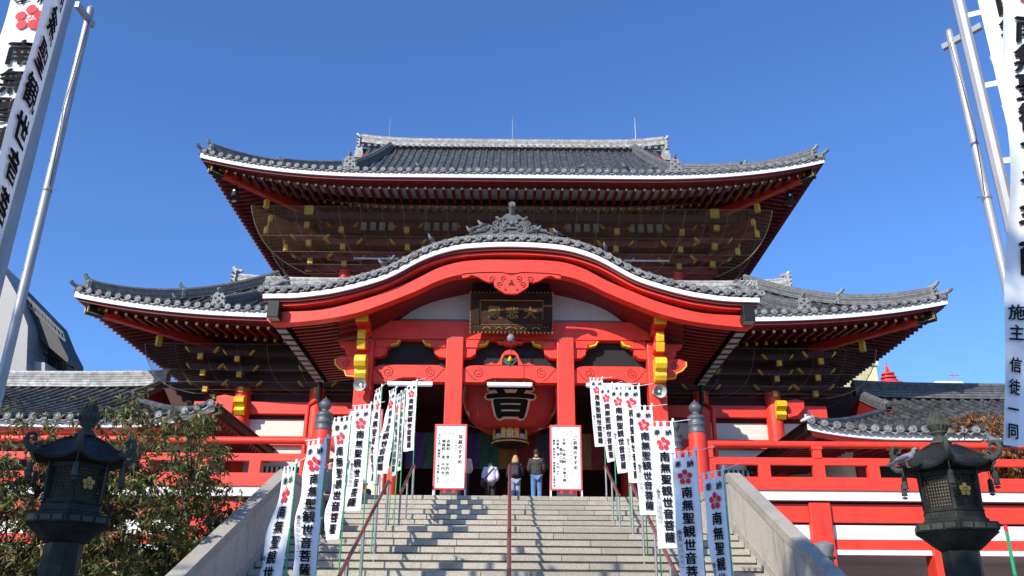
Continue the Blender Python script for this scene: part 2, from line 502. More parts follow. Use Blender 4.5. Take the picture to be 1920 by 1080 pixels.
def oni(mb, c, d, w_, h, horn=True, tail=.45):
    """ridge-end demon tile: carved block with curls and an upturned tube on top"""
    d = Vector(d).normalized(); sd = Vector((-d.y, d.x, 0)); c = Vector(c); up = Vector((0, 0, 1))
    out = [(-.5, 0), (-.56, .25), (-.45, .5), (-.5, .72), (-.28, .95), (0, 1.05), (.28, .95), (.5, .72), (.45, .5), (.56, .25), (.5, 0)]
    n = len(out)
    vs = [c + sd*a*w_ + up*b*h + d*t for t in (-.08, .06) for a, b in out]
    fs = [tuple(range(n)), tuple(range(2*n-1, n-1, -1))] + [(i, i+n, (i+1) % n+n, (i+1) % n) for i in range(n)]
    mb.add(vs, fs)
    for a, b, r in ((-.28, .62, .12), (.28, .62, .12), (0, .42, .16), (-.3, .22, .12), (.3, .22, .12), (0, .78, .1)):
        p = c + sd*a*w_ + up*b*h + d*.07
        mb.tube([p-d*.03, p+d*.03, p+d*.06], [r*w_, r*w_*.9, r*w_*.3], 8)
    for s_ in (-1, 1):
        for b in (.15, .4, .66):
            p = c + sd*s_*.5*w_ + up*b*h
            mb.tube([p + d*.05, p + sd*s_*.12*w_ + d*.06 + up*.05*h, p + sd*s_*.06*w_ + d*.07 + up*.14*h], [.06*w_, .05*w_, .02*w_], 6)
    if horn:
        p = c + up*h*1.0
        mb.tube([p - d*.25 - up*.02, p, p + d*tail*.38 + up*tail*.22, p + d*tail*.6 + up*tail*.55], [.075, .08, .08, .085], 10)
def rafters(rf, parent, s0, s1, dz0, slope, pitch, wd, ht, cap, keep, sides=(-1, 1), capsz=.055):
    """a row of eave rafters; keep(x) True -> an object of its own; the rest one 'stuff' mesh"""
    rest = MB(); capr = MB(); first = None
    n = int(2*(rf.W-s0-.4)/pitch)
    base = None
    o0 = Vector(parent['_o'])
    for i in range(n+1):
        x = -(n*pitch)/2 + i*pitch
        xo = x*rf.W/(rf.W-s0)
        lim = rf.W-abs(x)        # stay clear of the hip
        e = min(s1, max(s0+.25, lim-.15))
        za = rf.z0+dz0+rf.lift(rf.W-abs(xo)); zb = za + slope*(e-s0)
        p0 = Vector((rf.xc+x, rf.Y0+s0, za)); p1 = Vector((rf.xc+x, rf.Y0+e, zb-rf.lift(rf.W-abs(xo))*.35*(e-s0)/3))
        if keep(x) and e == s1:
            if base is None:
                m = MB().bar((0, 0, 0), p1-p0, wd, ht)
                base = m.build('rafter', RED2, None)
                c2 = MB(); capmesh(c2, Vector((0, -.012, 0)), cap, capsz)
                bc = c2.build('rafter_cap', YELD if cap == 'star' else YEL, None)
                bc.parent = base; base.parent = parent; base.location = p0-o0
            else:
                ob = base.copy(); col.objects.link(ob); ob.parent = parent; ob.location = p0-o0
                cc = base.children[0].copy(); col.objects.link(cc); cc.parent = ob
        else:
            rest.bar(p0, p1, wd, ht); capmesh(capr, p0+Vector((0, -.012, 0)), cap, capsz)
    for sg in sides:
        n2 = int((rf.D-s0-.4)*2/pitch)
        for i in range(n2+1):
            y = -(n2*pitch)/2 + i*pitch
            if y > rf.D*.45: continue
            yo = y*rf.D/(rf.D-s0)
            lim = rf.D-abs(y)
            e = min(s1, max(s0+.25, lim-.15)); q0 = .22 if s0 < 1 else s0
            za = rf.z0+dz0+rf.L
            p0 = Vector((rf.xc+sg*(rf.W-q0), rf.Y0+rf.D+y, za)); p1 = Vector((rf.xc+sg*(rf.W-e), rf.Y0+rf.D+y, za+slope*(e-s0)))
            rest.bar(p0, p1, wd, ht)
    r = rest.build('rafter_rows', RED2, parent); r['kind'] = 'stuff'
    if capr.v:
        c = capr.build('rafter_caps', YELD if cap == 'star' else YEL, r); c['kind'] = 'stuff'
def capmesh(mb, p, kind, r):
    if kind == 'star':
        vs = []
        for t in (-.012, .012):
            for k in range(10):
                a = PI/2 + k*PI/5; rr = r*(1.0 if k % 2 == 0 else .66)*1.25
                vs.append(p + Vector((math.cos(a)*rr, t, math.sin(a)*rr)))
        fs = [tuple(range(10)), tuple(range(19, 9, -1))] + [(i, i+10, (i+1) % 10+10, (i+1) % 10) for i in range(10)]
        mb.add(vs, fs)
    else:
        mb.box(p.x-r, p.x+r, p.y-.01, p.y+.02, p.z-r*1.25, p.z+r*1.25)
def eaves(rf, parent, inner, wall_s):
    """fascias and soffits from the tile edge inwards to the wall"""
    rf.sweep([(.06, .02), (.06, -.06), (.5, -.06), (.5, .02)]).build('tile_batten', [DARK, DARK], parent)
    rf.sweep([(.015, -.065), (.015, -.30), (.12, -.30), (.12, -.065)]).build('fascia', [WHITE, DARKRED], parent)
    rf.sweep([(.125, -.29), (.13, -.42), (.62, -.42), (.62, -.29)]).build('eave_board', [RED2, RED2], parent)
    rf.sweep([(.50, -.425), (.50, -.447), (.80, -.447), (.80, -.425)]).build('lower_eave_board', [RED2, RED2], parent)
def soffit(rf, parent, s0, s1, dz0, slope, mat, name):
    mb = MB()
    k = 6
    rows = []
    for j in range(k+1):
        si = s0+(s1-s0)*j/k
        rows.append(rf.ring(si, dz0+slope*(si-s0)))
    mb.grid(rows)
    return mb.build(name, mat, parent, fix=False)

hall = thing('temple_hall', (0, 26, FL), 'large vermilion two tiered temple hall with grey tiled roofs and an arched porch gable', 'temple')

# ---- upper roof
UP = Roof(14.15, 33.85, 11.15, CAMZ+19.46, .38, .0297, .92, 9.0)
ur = tiled_roof(UP, 8.9, 11.15, hall, .385, 'upper_roof')
eaves(UP, ur, .5, 4.7)
rb = MB()
zr = UP.z(11.15, 9) - .1
YR = UP.Y0+11.15
def ridge_pts(x0, x1, Y, z, n=16, up=.28): return [Vector((x0+(x1-x0)*i/n, Y, z + up*abs(2*i/n-1)**6)) for i in range(n+1)]
ridge(rb, ridge_pts(-9.15, 9.15, YR, zr+.12), .62, .58, .11, 8)
rb.build('main_ridge', TILEP, ur, smooth=True)
rd = MB()
for i in range(48):
    x = -9.0+i*18.0/47
    disc(rd, Vector((x, YR-.36, zr+.12)), (0, -1, 0), .1)
rd.build('ridge_discs', TILED, ur, smooth=True)
for sg in (-1, 1):
    m = MB(); oni(m, (sg*9.25, YR, zr+.0), (sg, 0, 0), .9, .95, True, .35)
    m.box(sg*9.2-.25, sg*9.2+.25, YR-.42, YR+.42, zr-.75, zr-.3); m.box(sg*9.2-.2, sg*9.2+.2, YR-.36, YR+.36, zr-.3, zr+.05)
    m.build('ridge_end_tile', TILEP, ur, smooth=True)
    # descending ridge
    pts = []
    for i in range(13):
        t = i/12; yy = YR-.4 - t*(YR-.4-40.0)
        x = sg*(7.35+1.3*t)
        pts.append(Vector((x, yy, UP.z(yy-UP.Y0, 9)+.02)))
    m = MB(); ridge(m, pts, .40, .52, .12, 5); m.build('descending_ridge', TILEL, ur, smooth=True)
    m = MB(); oni(m, pts[-1]+Vector((0, -.12, .02)), (0, -1, 0), .62, .85, True, .3)
    m.build('ridge_end_tile', TILED, ur, smooth=True)
    # corner ridge in two tiers
    for (a, b, h) in ((5.2, 2.9, .62), (2.9, .35, .50)):
        pts = [Vector((sg*(UP.W-s), UP.Y0+s, UP.z(s, s)+.04)) for s in [a+(b-a)*i/8 for i in range(9)]]
        m = MB(); ridge(m, pts, .34, h, .1, 5); m.build('corner_ridge', TILEL, ur, smooth=True)
        m = MB(); oni(m, pts[-1]+Vector((sg*.05, -.05, 0)), (sg, -1, 0), .36, .50, True, .32); m.build('ridge_end_tile', TILED, ur, smooth=True)
    m = MB()
    p = UP.front(sg*(UP.W), 0)
    m.tube([p+Vector((-sg*.5, .5, .22)), p+Vector((0, 0, .16)), p+Vector((sg*.10, -.10, .22)), p+Vector((sg*.15, -.15, .30))], [.07, .075, .08, .09], 8)
    m.build('corner_tile', TILED, ur, smooth=True)
    # gable wall behind the descending ridge
    m = MB(); gz = UP.z(5.25, 9)
    m.prism([(YR-5.9, gz), (YR+5.9, gz), (YR, zr)], sg*8.55, sg*8.75, 'x'); m.build('gable_wall', RED2, ur)
# rafters: flying row (gold plum caps) and base row (ochre ends)
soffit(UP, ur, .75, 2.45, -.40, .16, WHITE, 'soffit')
rafters(UP, ur, .64, 2.4, -.535, .17, .415, .13, .17, 'star', lambda x: True)
UP.sweep([(2.35, -.22), (2.35, -.40), (2.52, -.40), (2.52, -.22)]).build('eave_beam', [DARKRED, DARKRED], ur)
soffit(UP, ur, 2.56, 5.0, -.38, .28, WHITE, 'inner_soffit')
rafters(UP, ur, 2.58, 4.8, -.49, .28, .415, .13, .17, 'sq', lambda x: False)
# corner beams with black and gold metal shoe
def corner_beam(rf, parent, s0, s1, dz0, slope, wd, ht, shoe=True):
    for sg in (-1, 1):
        L_ = rf.lift(s0*.6)
        p0 = Vector((rf.xc+sg*(rf.W-s0), rf.Y0+s0, rf.z0+dz0+L_)); p1 = Vector((rf.xc+sg*(rf.W-s1), rf.Y0+s1, rf.z0+dz0+slope*(s1-s0)))
        m = MB().bar(p0, p1, wd, ht); b = m.build('corner_beam', RED, parent, bevel=.01)
        if shoe:
            d = (p0-p1).normalized(); sd = d.cross(Vector((0, 0, 1))).normalized(); up = sd.cross(d)
            m = MB().bar(p0+d*.02, p0-d*.62, wd+.02, ht+.02); s_ = m.build('metal_shoe', BLACK, b)
            m = MB()
            for q in (-1, 1):
                e = sd*q*(wd/2+.012)
                A = p0+d*.02+e
                ring_ = [A+up*ht*.46-d*.02, A-up*ht*.46-d*.02, A-up*ht*.46-d*.60, A-up*ht*.1-d*.66, A+up*.02-d*.52, A+up*ht*.2-d*.58, A+up*ht*.46-d*.42, A+up*ht*.46-d*.02]
                m.tube(ring_, .011, 4)
                cc = A-d*.40+up*.03
                m.tube([cc+(up*math.cos(t)+d*math.sin(t))*.055 for t in [i*PI/5 for i in range(11)]], .012, 4)
            E0 = p0+d*.035
            m.tube([E0+up*a*ht*.46+sd*b_*wd*.46 for a, b_ in ((1, 1), (1, -1), (-1, -1), (-1, 1), (1, 1))], .011, 4)
            m.build('gold_trim', GOLD, s_)
corner_beam(UP, ur, .42, 4.6, -.56, .12, .30, .40)
# inner end cap of the second corner beam
def eave_blocks(rf, parent, y, w2, h2):
    for sg in (-1, 1):
        p = Vector((rf.xc+sg*(rf.W-2.5), rf.Y0+2.5, rf.z0-.62+rf.lift(2.5)*.5))
        m = MB().cbox(p, (.2, .2, .42), Matrix.Rotation(sg*R(45), 4, 'Z')); m.build('gilt_block', YEL, parent)
eave_blocks(UP, ur, 0, 0, 0)

# ---- lower roof
LO = Roof(16.85, 30.85, 14.5, CAMZ+11.60, .28, .055, .78, 9.5)
lr = tiled_roof(LO, 11.2, 5.6, hall, .385, 'lower_roof')
eaves(LO, lr, .5, 4.7)
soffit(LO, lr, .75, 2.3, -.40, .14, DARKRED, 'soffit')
rafters(LO, lr, .64, 2.2, -.535, .16, .40, .13, .17, 'star', lambda x: abs(x) > 9.2)
LO.sweep([(2.15, -.22), (2.15, -.42), (2.32, -.42), (2.32, -.22)]).build('eave_beam', [DARKRED, DARKRED], lr)
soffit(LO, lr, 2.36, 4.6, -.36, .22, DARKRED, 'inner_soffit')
rafters(LO, lr, 2.4, 4.3, -.50, .22, .40, .13, .17, 'sq', lambda x: False)
corner_beam(LO, lr, .42, 4.4, -.56, .12, .30, .40)
eave_blocks(LO, lr, 0, 0, 0)
for sg in (-1, 1):
    for (a, b, h) in ((6.0, 3.0, .42), (3.0, .35, .42)):
        pts = [Vector((sg*(LO.W-s), LO.Y0+s, LO.z(s, s)*1.0+.04)) for s in [a+(b-a)*i/8 for i in range(9)]]
        m = MB(); ridge(m, pts, .34, h, .1, 5); m.build('corner_ridge', TILEL, lr, smooth=True)
        m = MB(); oni(m, pts[-1]+Vector((sg*.05, -.05, 0)), (sg, -1, 0), .36, .50, True, .32); m.build('ridge_end_tile', TILED, lr, smooth=True)
    p = LO.front(sg*(LO.W), 0)
    m = MB(); m.tube([p+Vector((-sg*.5, .5, .22)), p+Vector((0, 0, .16)), p+Vector((sg*.10, -.10, .22)), p+Vector((sg*.15, -.15, .30))], [.07, .075, .08, .09], 8)
    m.build('corner_tile', TILED, lr, smooth=True)
    # descending ridge with its end tile
    pts = []
    for i in range(11):
        t = i/10; yy = 36.3 - t*(36.3-32.6); x = sg*(10.3+1.55*t**1.3)
        pts.append(Vector((x, yy, LO.z(yy-LO.Y0, 9)+.03)))
    m = MB(); ridge(m, pts, .36, .46, .11, 5); m.build('descending_ridge', TILEL, lr, smooth=True)
    m = MB(); oni(m, pts[-1]+Vector((0, -.1, .0)), (0, -1, 0), .5, .68, True, .25); m.build('ridge_end_tile', TILED, lr, smooth=True)
    # pale ridge against the upper storey
    zt = LO.z(5.6, 9)
    m = MB(); ridge(m, [Vector((sg*(5.5+7.1*i/8), 36.5, zt-.15+(.18*(i/8)**5))) for i in range(9)], .55, .48, .11, 6); m.build('short_ridge', TILEP, lr, smooth=True)
    m = MB(); oni(m, (sg*12.65, 36.5, zt-.05), (sg, 0, 0), .8, .8, True, .3)
    m.box(sg*12.5-.2, sg*12.5+.2, 36.1, 36.9, zt-.6, zt-.05); m.build('ridge_end_tile', TILEP, lr, smooth=True)
    # roof behind the short ridge up to the wall
    m = MB(); m.prism([(36.5, zt-1.2), (36.5, zt-.1), (42, zt-.6), (42, zt-1.2)], sg*5.0, sg*12.5, 'x'); m.build('back_slope', TILE, lr)
m = MB(); m.prism([(36.3, zt-1.0), (36.3, zt-.12), (39, zt+.4), (39, zt-1.0)], -9.7, 9.7, 'x'); m.build('roof_apron', TILE, lr)

# ---- upper storey: wall, columns, brackets, net
YW = 38.6
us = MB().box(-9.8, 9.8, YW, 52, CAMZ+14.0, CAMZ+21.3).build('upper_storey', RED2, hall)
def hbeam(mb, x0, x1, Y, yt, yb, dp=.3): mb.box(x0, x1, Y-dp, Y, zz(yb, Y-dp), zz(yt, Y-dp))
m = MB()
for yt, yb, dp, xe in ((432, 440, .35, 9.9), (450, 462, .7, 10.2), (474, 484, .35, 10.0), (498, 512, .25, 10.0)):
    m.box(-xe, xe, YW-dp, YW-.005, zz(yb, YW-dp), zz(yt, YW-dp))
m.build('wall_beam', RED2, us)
def truck(parent, x, Y, z, sc=1.0, arms=True, mat=RED2, diag=0, nose=True):
    """three-stepped bracket complex seen from below: blocks, cross arms, ochre-ended noses"""
    mb = MB(); yb = MB()
    for lv in range(3):
        zz0 = z + lv*.62*sc; out = (.35+.62*lv)*sc
        mb.box(x-.13*sc, x+.13*sc, Y-out, Y-.005*lv-.006, zz0, zz0+.26*sc)
        mb.box(x-.2*sc, x+.2*sc, Y-out-.12*sc, Y-out+.22*sc, zz0+.27*sc, zz0+.45*sc)
        hw = (.95-.1*lv)*sc
        poly = [(x-hw, zz0+.62*sc), (x-hw, zz0+.5*sc), (x-hw*.75, zz0+.36*sc), (x-hw*.4, zz0+.31*sc), (x+hw*.4, zz0+.31*sc), (x+hw*.75, zz0+.36*sc), (x+hw, zz0+.5*sc), (x+hw, zz0+.62*sc)]
        mb.prism(poly, Y-out-.06*sc, Y-out+.12*sc)
        if nose:
            yb.box(x-.115*sc, x+.115*sc, Y-out-.19*sc, Y-out-.02*sc if lv else Y-out, zz0+.0*sc, zz0+.27*sc)
            for q in (-1, 1):
                px_ = x+q*hw
                yb.prism([(px_-q*.01, zz0+.49*sc), (px_+q*.05, zz0+.63*sc), (px_-q*.02, zz0+.63*sc), (px_-q*.26*hw, zz0+.37*sc), (px_-q*.25*hw, zz0+.345*sc)], Y-out-.075*sc, Y-out+.13*sc)
    b = mb.build('bracket', mat, parent, bevel=.008)
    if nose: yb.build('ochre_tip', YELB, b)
    return b
zb = zz(512, YW)
for x in (-8.1, -5.0, -1.9, 1.9, 5.0, 8.1):
    truck(us, x, YW-.05, zb+.05, 1.0)
    MB().lathe([(.28, zb-2.6), (.28, zb)], 14, (x, YW-.1, 0)).build('column', RED, us, smooth=True)
for sg in (-1, 1):      # corner complexes: two noses catching the sun
    b = truck(us, sg*9.7, YW-.2, zb+.1, 1.05)
    m = MB(); y2 = MB()
    for k, (o_, z_) in enumerate(((1.2, .75), (2.0, 1.35), (1.9, 2.0))):
        p0 = Vector((sg*9.6, YW, zb+z_)); p1 = Vector((sg*(9.6+o_), YW-o_*.9, zb+z_-.02))
        m.bar(p0, p1, .24, .3); d = (p1-p0).normalized(); y2.bar(p1, p1+d*.12, .25, .31)
        m.bar((sg*9.6, YW-.1-.4*k, zb+z_), (sg*(9.9+.75*k+.4), YW-.1-.4*k, zb+z_), .2, .28)
        y2.bar((sg*(9.9+.75*k+.4), YW-.1-.4*k, zb+z_), (sg*(9.9+.75*k+.5), YW-.1-.4*k, zb+z_), .21, .3)
        m.bar((sg*9.6, YW-.1, zb+z_), (sg*9.6, YW-.9-.6*k, zb+z_), .2, .28)
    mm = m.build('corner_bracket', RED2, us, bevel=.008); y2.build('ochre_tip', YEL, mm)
for xc in (-6.55, -3.45, 0, 3.45, 6.55):       # louvred lights between brackets
    m = MB(); zt_, zb_ = zz(413, YW-.75), zz(434, YW-.75)
    for k in range(4): m.box(xc-.82+k*.45, xc-.55+k*.45, YW-.80, YW-.74, zb_, zt_)
    s_ = m.build('white_slat', CONC, us)
    MB().box(xc-1.0, xc+1.0, YW-.88, YW-.5, zt_, zt_+.22).build('lintel', RED, s_)
    m = MB()
    for q in (-1, 1): m.bar((xc+q*.95, YW-.75, zt_+.05), (xc+q*1.35, YW-.75, zt_-.25), .06, .12)
    m.build('ochre_edge', YEL, s_)
    MB().box(xc-1.2, xc+1.2, YW-.04, YW-.006, zz(511, YW), zz(499, YW)).build('plaster_panel', WHITE, us)
    MB().box(xc-1.1, xc+1.1, YW-.56, YW-.5, zz(489, YW-.5), zz(486, YW-.5)).build('pale_strip', WHITE, us)
MB().box(-10.6, 10.6, YW-2.35, YW-2.0, CAMZ+18.25, CAMZ+18.6).build('purlin', DARKRED, us)
m = MB(); 
for x in (-9.55, 9.55): m.box(x-.21, x+.21, YW-2.5, YW-2.36, CAMZ+18.40, CAMZ+18.85)
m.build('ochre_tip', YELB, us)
def net(parent, x0, x1, y0, y1, z0, z1, sag=.5, nx=12, nv=5, cab=.012, mat=None):
    """net slung from the eave (x0,y0,z0) in to the wall foot (x1,y1,z1) on three sides"""
    rows = []
    NV = 10
    def P(side, t, v):   # t along, v 0 eave ..1 wall
        X = x0+(x1-x0)*v**1.8; Yf = y0+(y1-y0)*v; zc = z0+(z1-z0)*v
        zc -= sag*math.sin(PI*v)*.9
        if side == 0: return Vector((-X+2*X*t, Yf, zc))
        sg = -1 if side == 1 else 1
        return Vector((sg*X, Yf+(y1+7-Yf)*t, zc))
    mb = MB()
    for side, n in ((0, 24), (1, 6), (2, 6)):
        mb.grid([[P(side, i/n, v/NV) for v in range(NV+1)] for i in range(n+1)])
    nn = mb.build('bird_net', mat or NET, parent, fix=False, smooth=True)
    cb = MB()
    for i in range(nx*2+1):
        cb.tube([P(0, i/(nx*2), v/NV) for v in range(NV+1)], cab if i % 4 == 0 else cab*.6, 4)
    for v in (.0, .33, .55, .78, 1.0):
        cb.tube([P(0, i/24, v) for i in range(25)], cab*.7, 4)
    for side in (1, 2):
        cb.tube([P(side, 0, v/NV) for v in range(NV+1)], cab*2.2, 5)
        for t in (.3, .6, 1): cb.tube([P(side, t, v/NV) for v in range(NV+1)], cab, 4)
    cb.build('net_cable', ROPE, nn)
net(us, 12.1, 9.9, 35.6, 38.2, CAMZ+18.55, CAMZ+16.25, .45)

# ---- lower storey
YL = 34.6
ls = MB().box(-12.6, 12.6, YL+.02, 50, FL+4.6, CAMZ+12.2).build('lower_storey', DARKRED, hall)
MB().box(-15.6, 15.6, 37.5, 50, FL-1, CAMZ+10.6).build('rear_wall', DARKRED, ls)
m = MB()
for sg in (-1, 1):       # side parts of the ground-floor wall; the middle is open
    a, b = sorted((sg*4.6, sg*12.6)); MB().box(a, b, YL+.02, YL+.3, FL-.02, FL+4.61).build('plaster_wall', CREAM, ls)
m = MB()
md = MB()
for yt, yb, dp in ((757, 779, .3), (724, 736, .35), (690, 700, .5), (664, 672, .8)):
    (m if yt > 750 else md).box(-12.9, 12.9, YL-dp, YL, zz(yb, YL-dp), zz(yt, YL-dp))
md.build('upper_beam', DARKRED, ls, bevel=.01)
for sg in (-1, 1):
    a, b = sorted((sg*4.6, sg*12.9)); m.box(a, b, YL-.2, YL, zz(840, YL), zz(823, YL))
m.build('wall_beam', RED, ls, bevel=.01)
for x in (-10.95, -7.9, -4.7, 4.7, 7.8, 10.75):
    MB().lathe([(.33, FL), (.33, CAMZ+9.6)], 18, (x, YL-.25, 0)).build('column', RED, ls, smooth=True)
    truck(ls, x, YL-.25, CAMZ+9.2, .8, mat=DARKRED)
for x in (-12.4, 12.4): truck(ls, x, YL-.25, CAMZ+9.2, .85, mat=DARKRED)
for sg in (-1, 1):    # ochre wrapped heads and red scroll noses on the outer columns
    x = sg*10.9
    m = MB(); m.prism([(YL-.62, zz(782, YL-.6)), (YL-.78, zz(775, YL-.6)), (YL-.70, zz(768, YL-.6)), (YL-.92, zz(761, YL-.6)), (YL-.95, zz(753, YL-.6)), (YL-.8, zz(749, YL-.6)), (YL-.5, zz(749, YL-.6)), (YL-.5, zz(782, YL-.6))], x-.2, x+.2, 'x')
    m.build('ochre_nose', YEL, ls, smooth=True)
    m = MB(); cz = zz(764, YL-.5)
    m.prism([(x+sg*.3, cz-.35), (x+sg*.7, cz-.25), (x+sg*1.0, cz+.05), (x+sg*1.02, cz+.35), (x+sg*.7, cz+.42), (x+sg*.3, cz+.35)], YL-.6, YL-.4)
    m.build('scroll_nose', RED, ls, bevel=.02)
    # slatted window
    X0, X1 = sg*8.25, sg*9.95
    a, b = min(X0, X1), max(X0, X1)
    w0 = MB().box(a, b, YL-.06, YL+.0, FL+.9, zz(879, YL)).build('window', BLACK, ls)
    m = MB()
    for k in range(9): m.box(a+.05+k*.19, a+.14+k*.19, YL-.14, YL-.07, FL+.9, zz(879, YL)-.02)
    m.build('slat', WHITE, w0)
net(ls, 14.7, 12.9, 32.9, 34.2, CAMZ+10.9, CAMZ+9.2, .5, mat=NETD, cab=.008)
# interior of the hall seen between the porch pillars
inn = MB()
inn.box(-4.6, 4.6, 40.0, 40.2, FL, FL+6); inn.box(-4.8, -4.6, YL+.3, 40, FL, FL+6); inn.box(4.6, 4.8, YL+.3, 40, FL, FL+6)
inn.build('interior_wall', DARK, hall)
MB().box(-4.6, 4.6, 33.6, 33.8, zz(833, 33.6)+.0, CAMZ+9.4).build('transom', DARKRED, hall)
# ---- porch (arched karahafu gable)
Bt = [(0, 463), (60, 465), (110, 471), (163, 488), (230, 523), (285, 541), (330, 552), (353, 556), (403, 562), (466, 564)]
Ct = [(0, 487), (85, 489), (132, 501), (178, 524), (228, 545), (278, 564), (353, 583), (431, 588), (455, 588)]
Dt = [(0, 512), (95, 516), (140, 529), (178, 547), (253, 577), (293, 590), (353, 602), (431, 610), (455, 610)]
Et = [(0, 538), (60, 541), (103, 549), (153, 562), (186, 577), (211, 594), (260, 622), (330, 640)]
def curve(tab, Y, dxm, n=48, dy=0.0):
    out = []
    for i in range(2*n+1):
        dx = -dxm + 2*dxm*i/(2*n)
        y = interp(tab, abs(dx)) + dy
        out.append(at(dx, y, Y))
    return out
def mixt(A, B, t):
    return [(a, interp(A, a)*(1-t)+interp(B, a)*t) for a in (0, 60, 103, 153, 186, 211, 260, 330)]
YP = 24.1
pr = MB()     # roof skin of the porch running back into the main roof
topc = curve(Bt, YP, 470, dy=-19)
rows = [[Vector((x, y, z)) for x, z in topc] for y in (YP+.02, 26, 29, 33.5)]
pr.grid(rows)
L0 = curve(Bt, YP, 470, dy=-11)
pr.band(L0, [(x, z+.06) for x, z in L0], YP, 33.4)
# slope-wise tile rows
cum = [0]
for i in range(1, len(topc)): cum.append(cum[-1]+math.hypot(topc[i][0]-topc[i-1][0], topc[i][1]-topc[i-1][1]))
def along(cv, cum, s):
    for i in range(1, len(cum)):
        if cum[i] >= s: 
            t = (s-cum[i-1])/(cum[i]-cum[i-1]); a, b = cv[i-1], cv[i]
            return a[0]+(b[0]-a[0])*t, a[1]+(b[1]-a[1])*t
    return cv[-1]
for k in range(1, 24):
    y = YP+.1+k*.38
    pr.tube([(x, y, z+.02) for x, z in topc[::3]], .085, 6)
proof = pr.build('porch_roof', TILE, hall, smooth=True)
m = MB(); m.tube([(x, YP+.08, z+.05) for x, z in topc], .075, 8)
m.build('verge_roll', TILED, proof, smooth=True)
m = MB(); npp = int(cum[-1]/.345)
dc = curve(Bt, YP, 468, dy=-17.5)
cd = [0]
for i in range(1, len(dc)): cd.append(cd[-1]+math.hypot(dc[i][0]-dc[i-1][0], dc[i][1]-dc[i-1][1]))
npp = int(cd[-1]/.345); npp += (npp % 2)
for i in range(npp+1):
    x, z = along(dc, cd, cd[-1]*i/npp)
    disc(m, Vector((x, YP-.06, z-.005)), (0, -1, 0), .112)
    if i < npp:
        a = along(dc, cd, cd[-1]*(i+.22)/npp); b = along(dc, cd, cd[-1]*(i+.78)/npp)
        pan(m, Vector((a[0], YP+.02, a[1]-.045)), Vector((b[0], YP+.02, b[1]-.045)), Vector((0, -1, 0)), .045, .05)
m.build('eave_tiles', TILED, proof, smooth=True)
def cband(name, t1, t2, y0, y1, mat, dxm, dxm2=None, dy1=0, dy2=0, par=None, bev=0):
    lo = curve(t2, y0, dxm, dy=dy2); hi = curve(t1, y0, dxm, dy=dy1)
    # same x for both edges
    return MB().band(lo, hi, y0, y1).build(name, mat, par or hall, bevel=bev)
cband('porch_fascia', Bt, Bt, YP-.02, YP+.06, WHITE, 466, dy1=-9.5, dy2=-1)
cband('arch_board', Bt, Bt, YP+.065, YP+.7, RED2, 462, dy1=-9, dy2=6)
cband('arch_moulding', Bt, Bt, YP+.16, YP+.6, RED, 452, dy1=9.3, dy2=13.5)
lo = curve(Ct, YP+.5, 448, dy=4); hi = curve(Bt, YP+.5, 448, dy=12)
MB().band(lo, hi, YP+.5, YP+.8).build('arch_recess', DARKRED, hall)
barge = MB().band(curve(Dt, YP+.3, 446), curve(Ct, YP+.3, 446), YP+.3, YP+.68).build('bargeboard', RED, hall, bevel=.012)
m = MB()
for sg in (-1, 1):
    cx, cz = at(sg*437, 599, YP+.28)
    m.tube(spiral((cx, cz), .17, 1.6, 0 if sg > 0 else PI, sg, YP+.295), .012, 5)
m.build('scroll_groove', REDG, barge)
m = MB()
for sg in (-1, 1):
    cx, cz = at(sg*448, 598, YP+.3)
    m.lathe([(.02, YP+.32), (.17, YP+.33), (.17, YP+.62)], 14, (cx, 0, cz), axis='y')
m.build('scroll_end', RED, barge, smooth=True)
# inner stepped arch ribs
for k, (t, Y0_, Y1_) in enumerate(((.18, 24.85, 25.2), (.42, 25.2, 25.55), (.68, 25.55, 25.95), (1.0, 25.95, 26.3))):
    tt = mixt(Dt, Et, t); t0 = mixt(Dt, Et, t-.3)
    MB().band(curve(tt, Y0_, 325), curve(t0, Y0_, 325, dy=-10), Y0_, Y1_).build('inner_arch', RED2, hall, bevel=.01)
# gable plaster, main beam
xL = 4.55
zbt, zbb = zz(603, 26.0), zz(637, 26.0)
m = MB(); ec = curve(Et, 26.3, 250, dy=-14)
m.band([(x, zbt-.05) for x, z in ec], ec, 26.32, 26.42); m.build('gable_plaster', WHITE, hall)
m = MB(); m.box(-xL, xL, 26.27, 26.3, zbt+.0, zbt+.16); m.build('ledge', LEADG, hall)
mb_ = MB().box(-xL-.2, xL+.2, 25.98, 26.3, zbb, zbt).build('main_beam', RED, hall, bevel=.015)
# pillars
PX = (-4.58, -1.76, 1.72, 4.56)
for i, x in enumerate(PX):
    hw = .27
    top = zz(632, 25.8) if i in (1, 2) else zz(640, 25.8)
    p = MB().box(x-hw, x+hw, 25.78, 25.78+2*hw, FL, top).build('pillar', RED, hall, bevel=.03)
    MB().box(x-hw-.06, x+hw+.06, 25.70, 25.86+2*hw, FL, FL+.25).build('base', BLACK, p, bevel=.01)
    if i in (1, 2):
        m = MB()
        for k in range(11): m.box(x-hw+.05+k*.042, x-hw+.075+k*.042, 25.768, 25.778, top-.045, top-.02)
        m.build('cap_studs', LEADG, p)
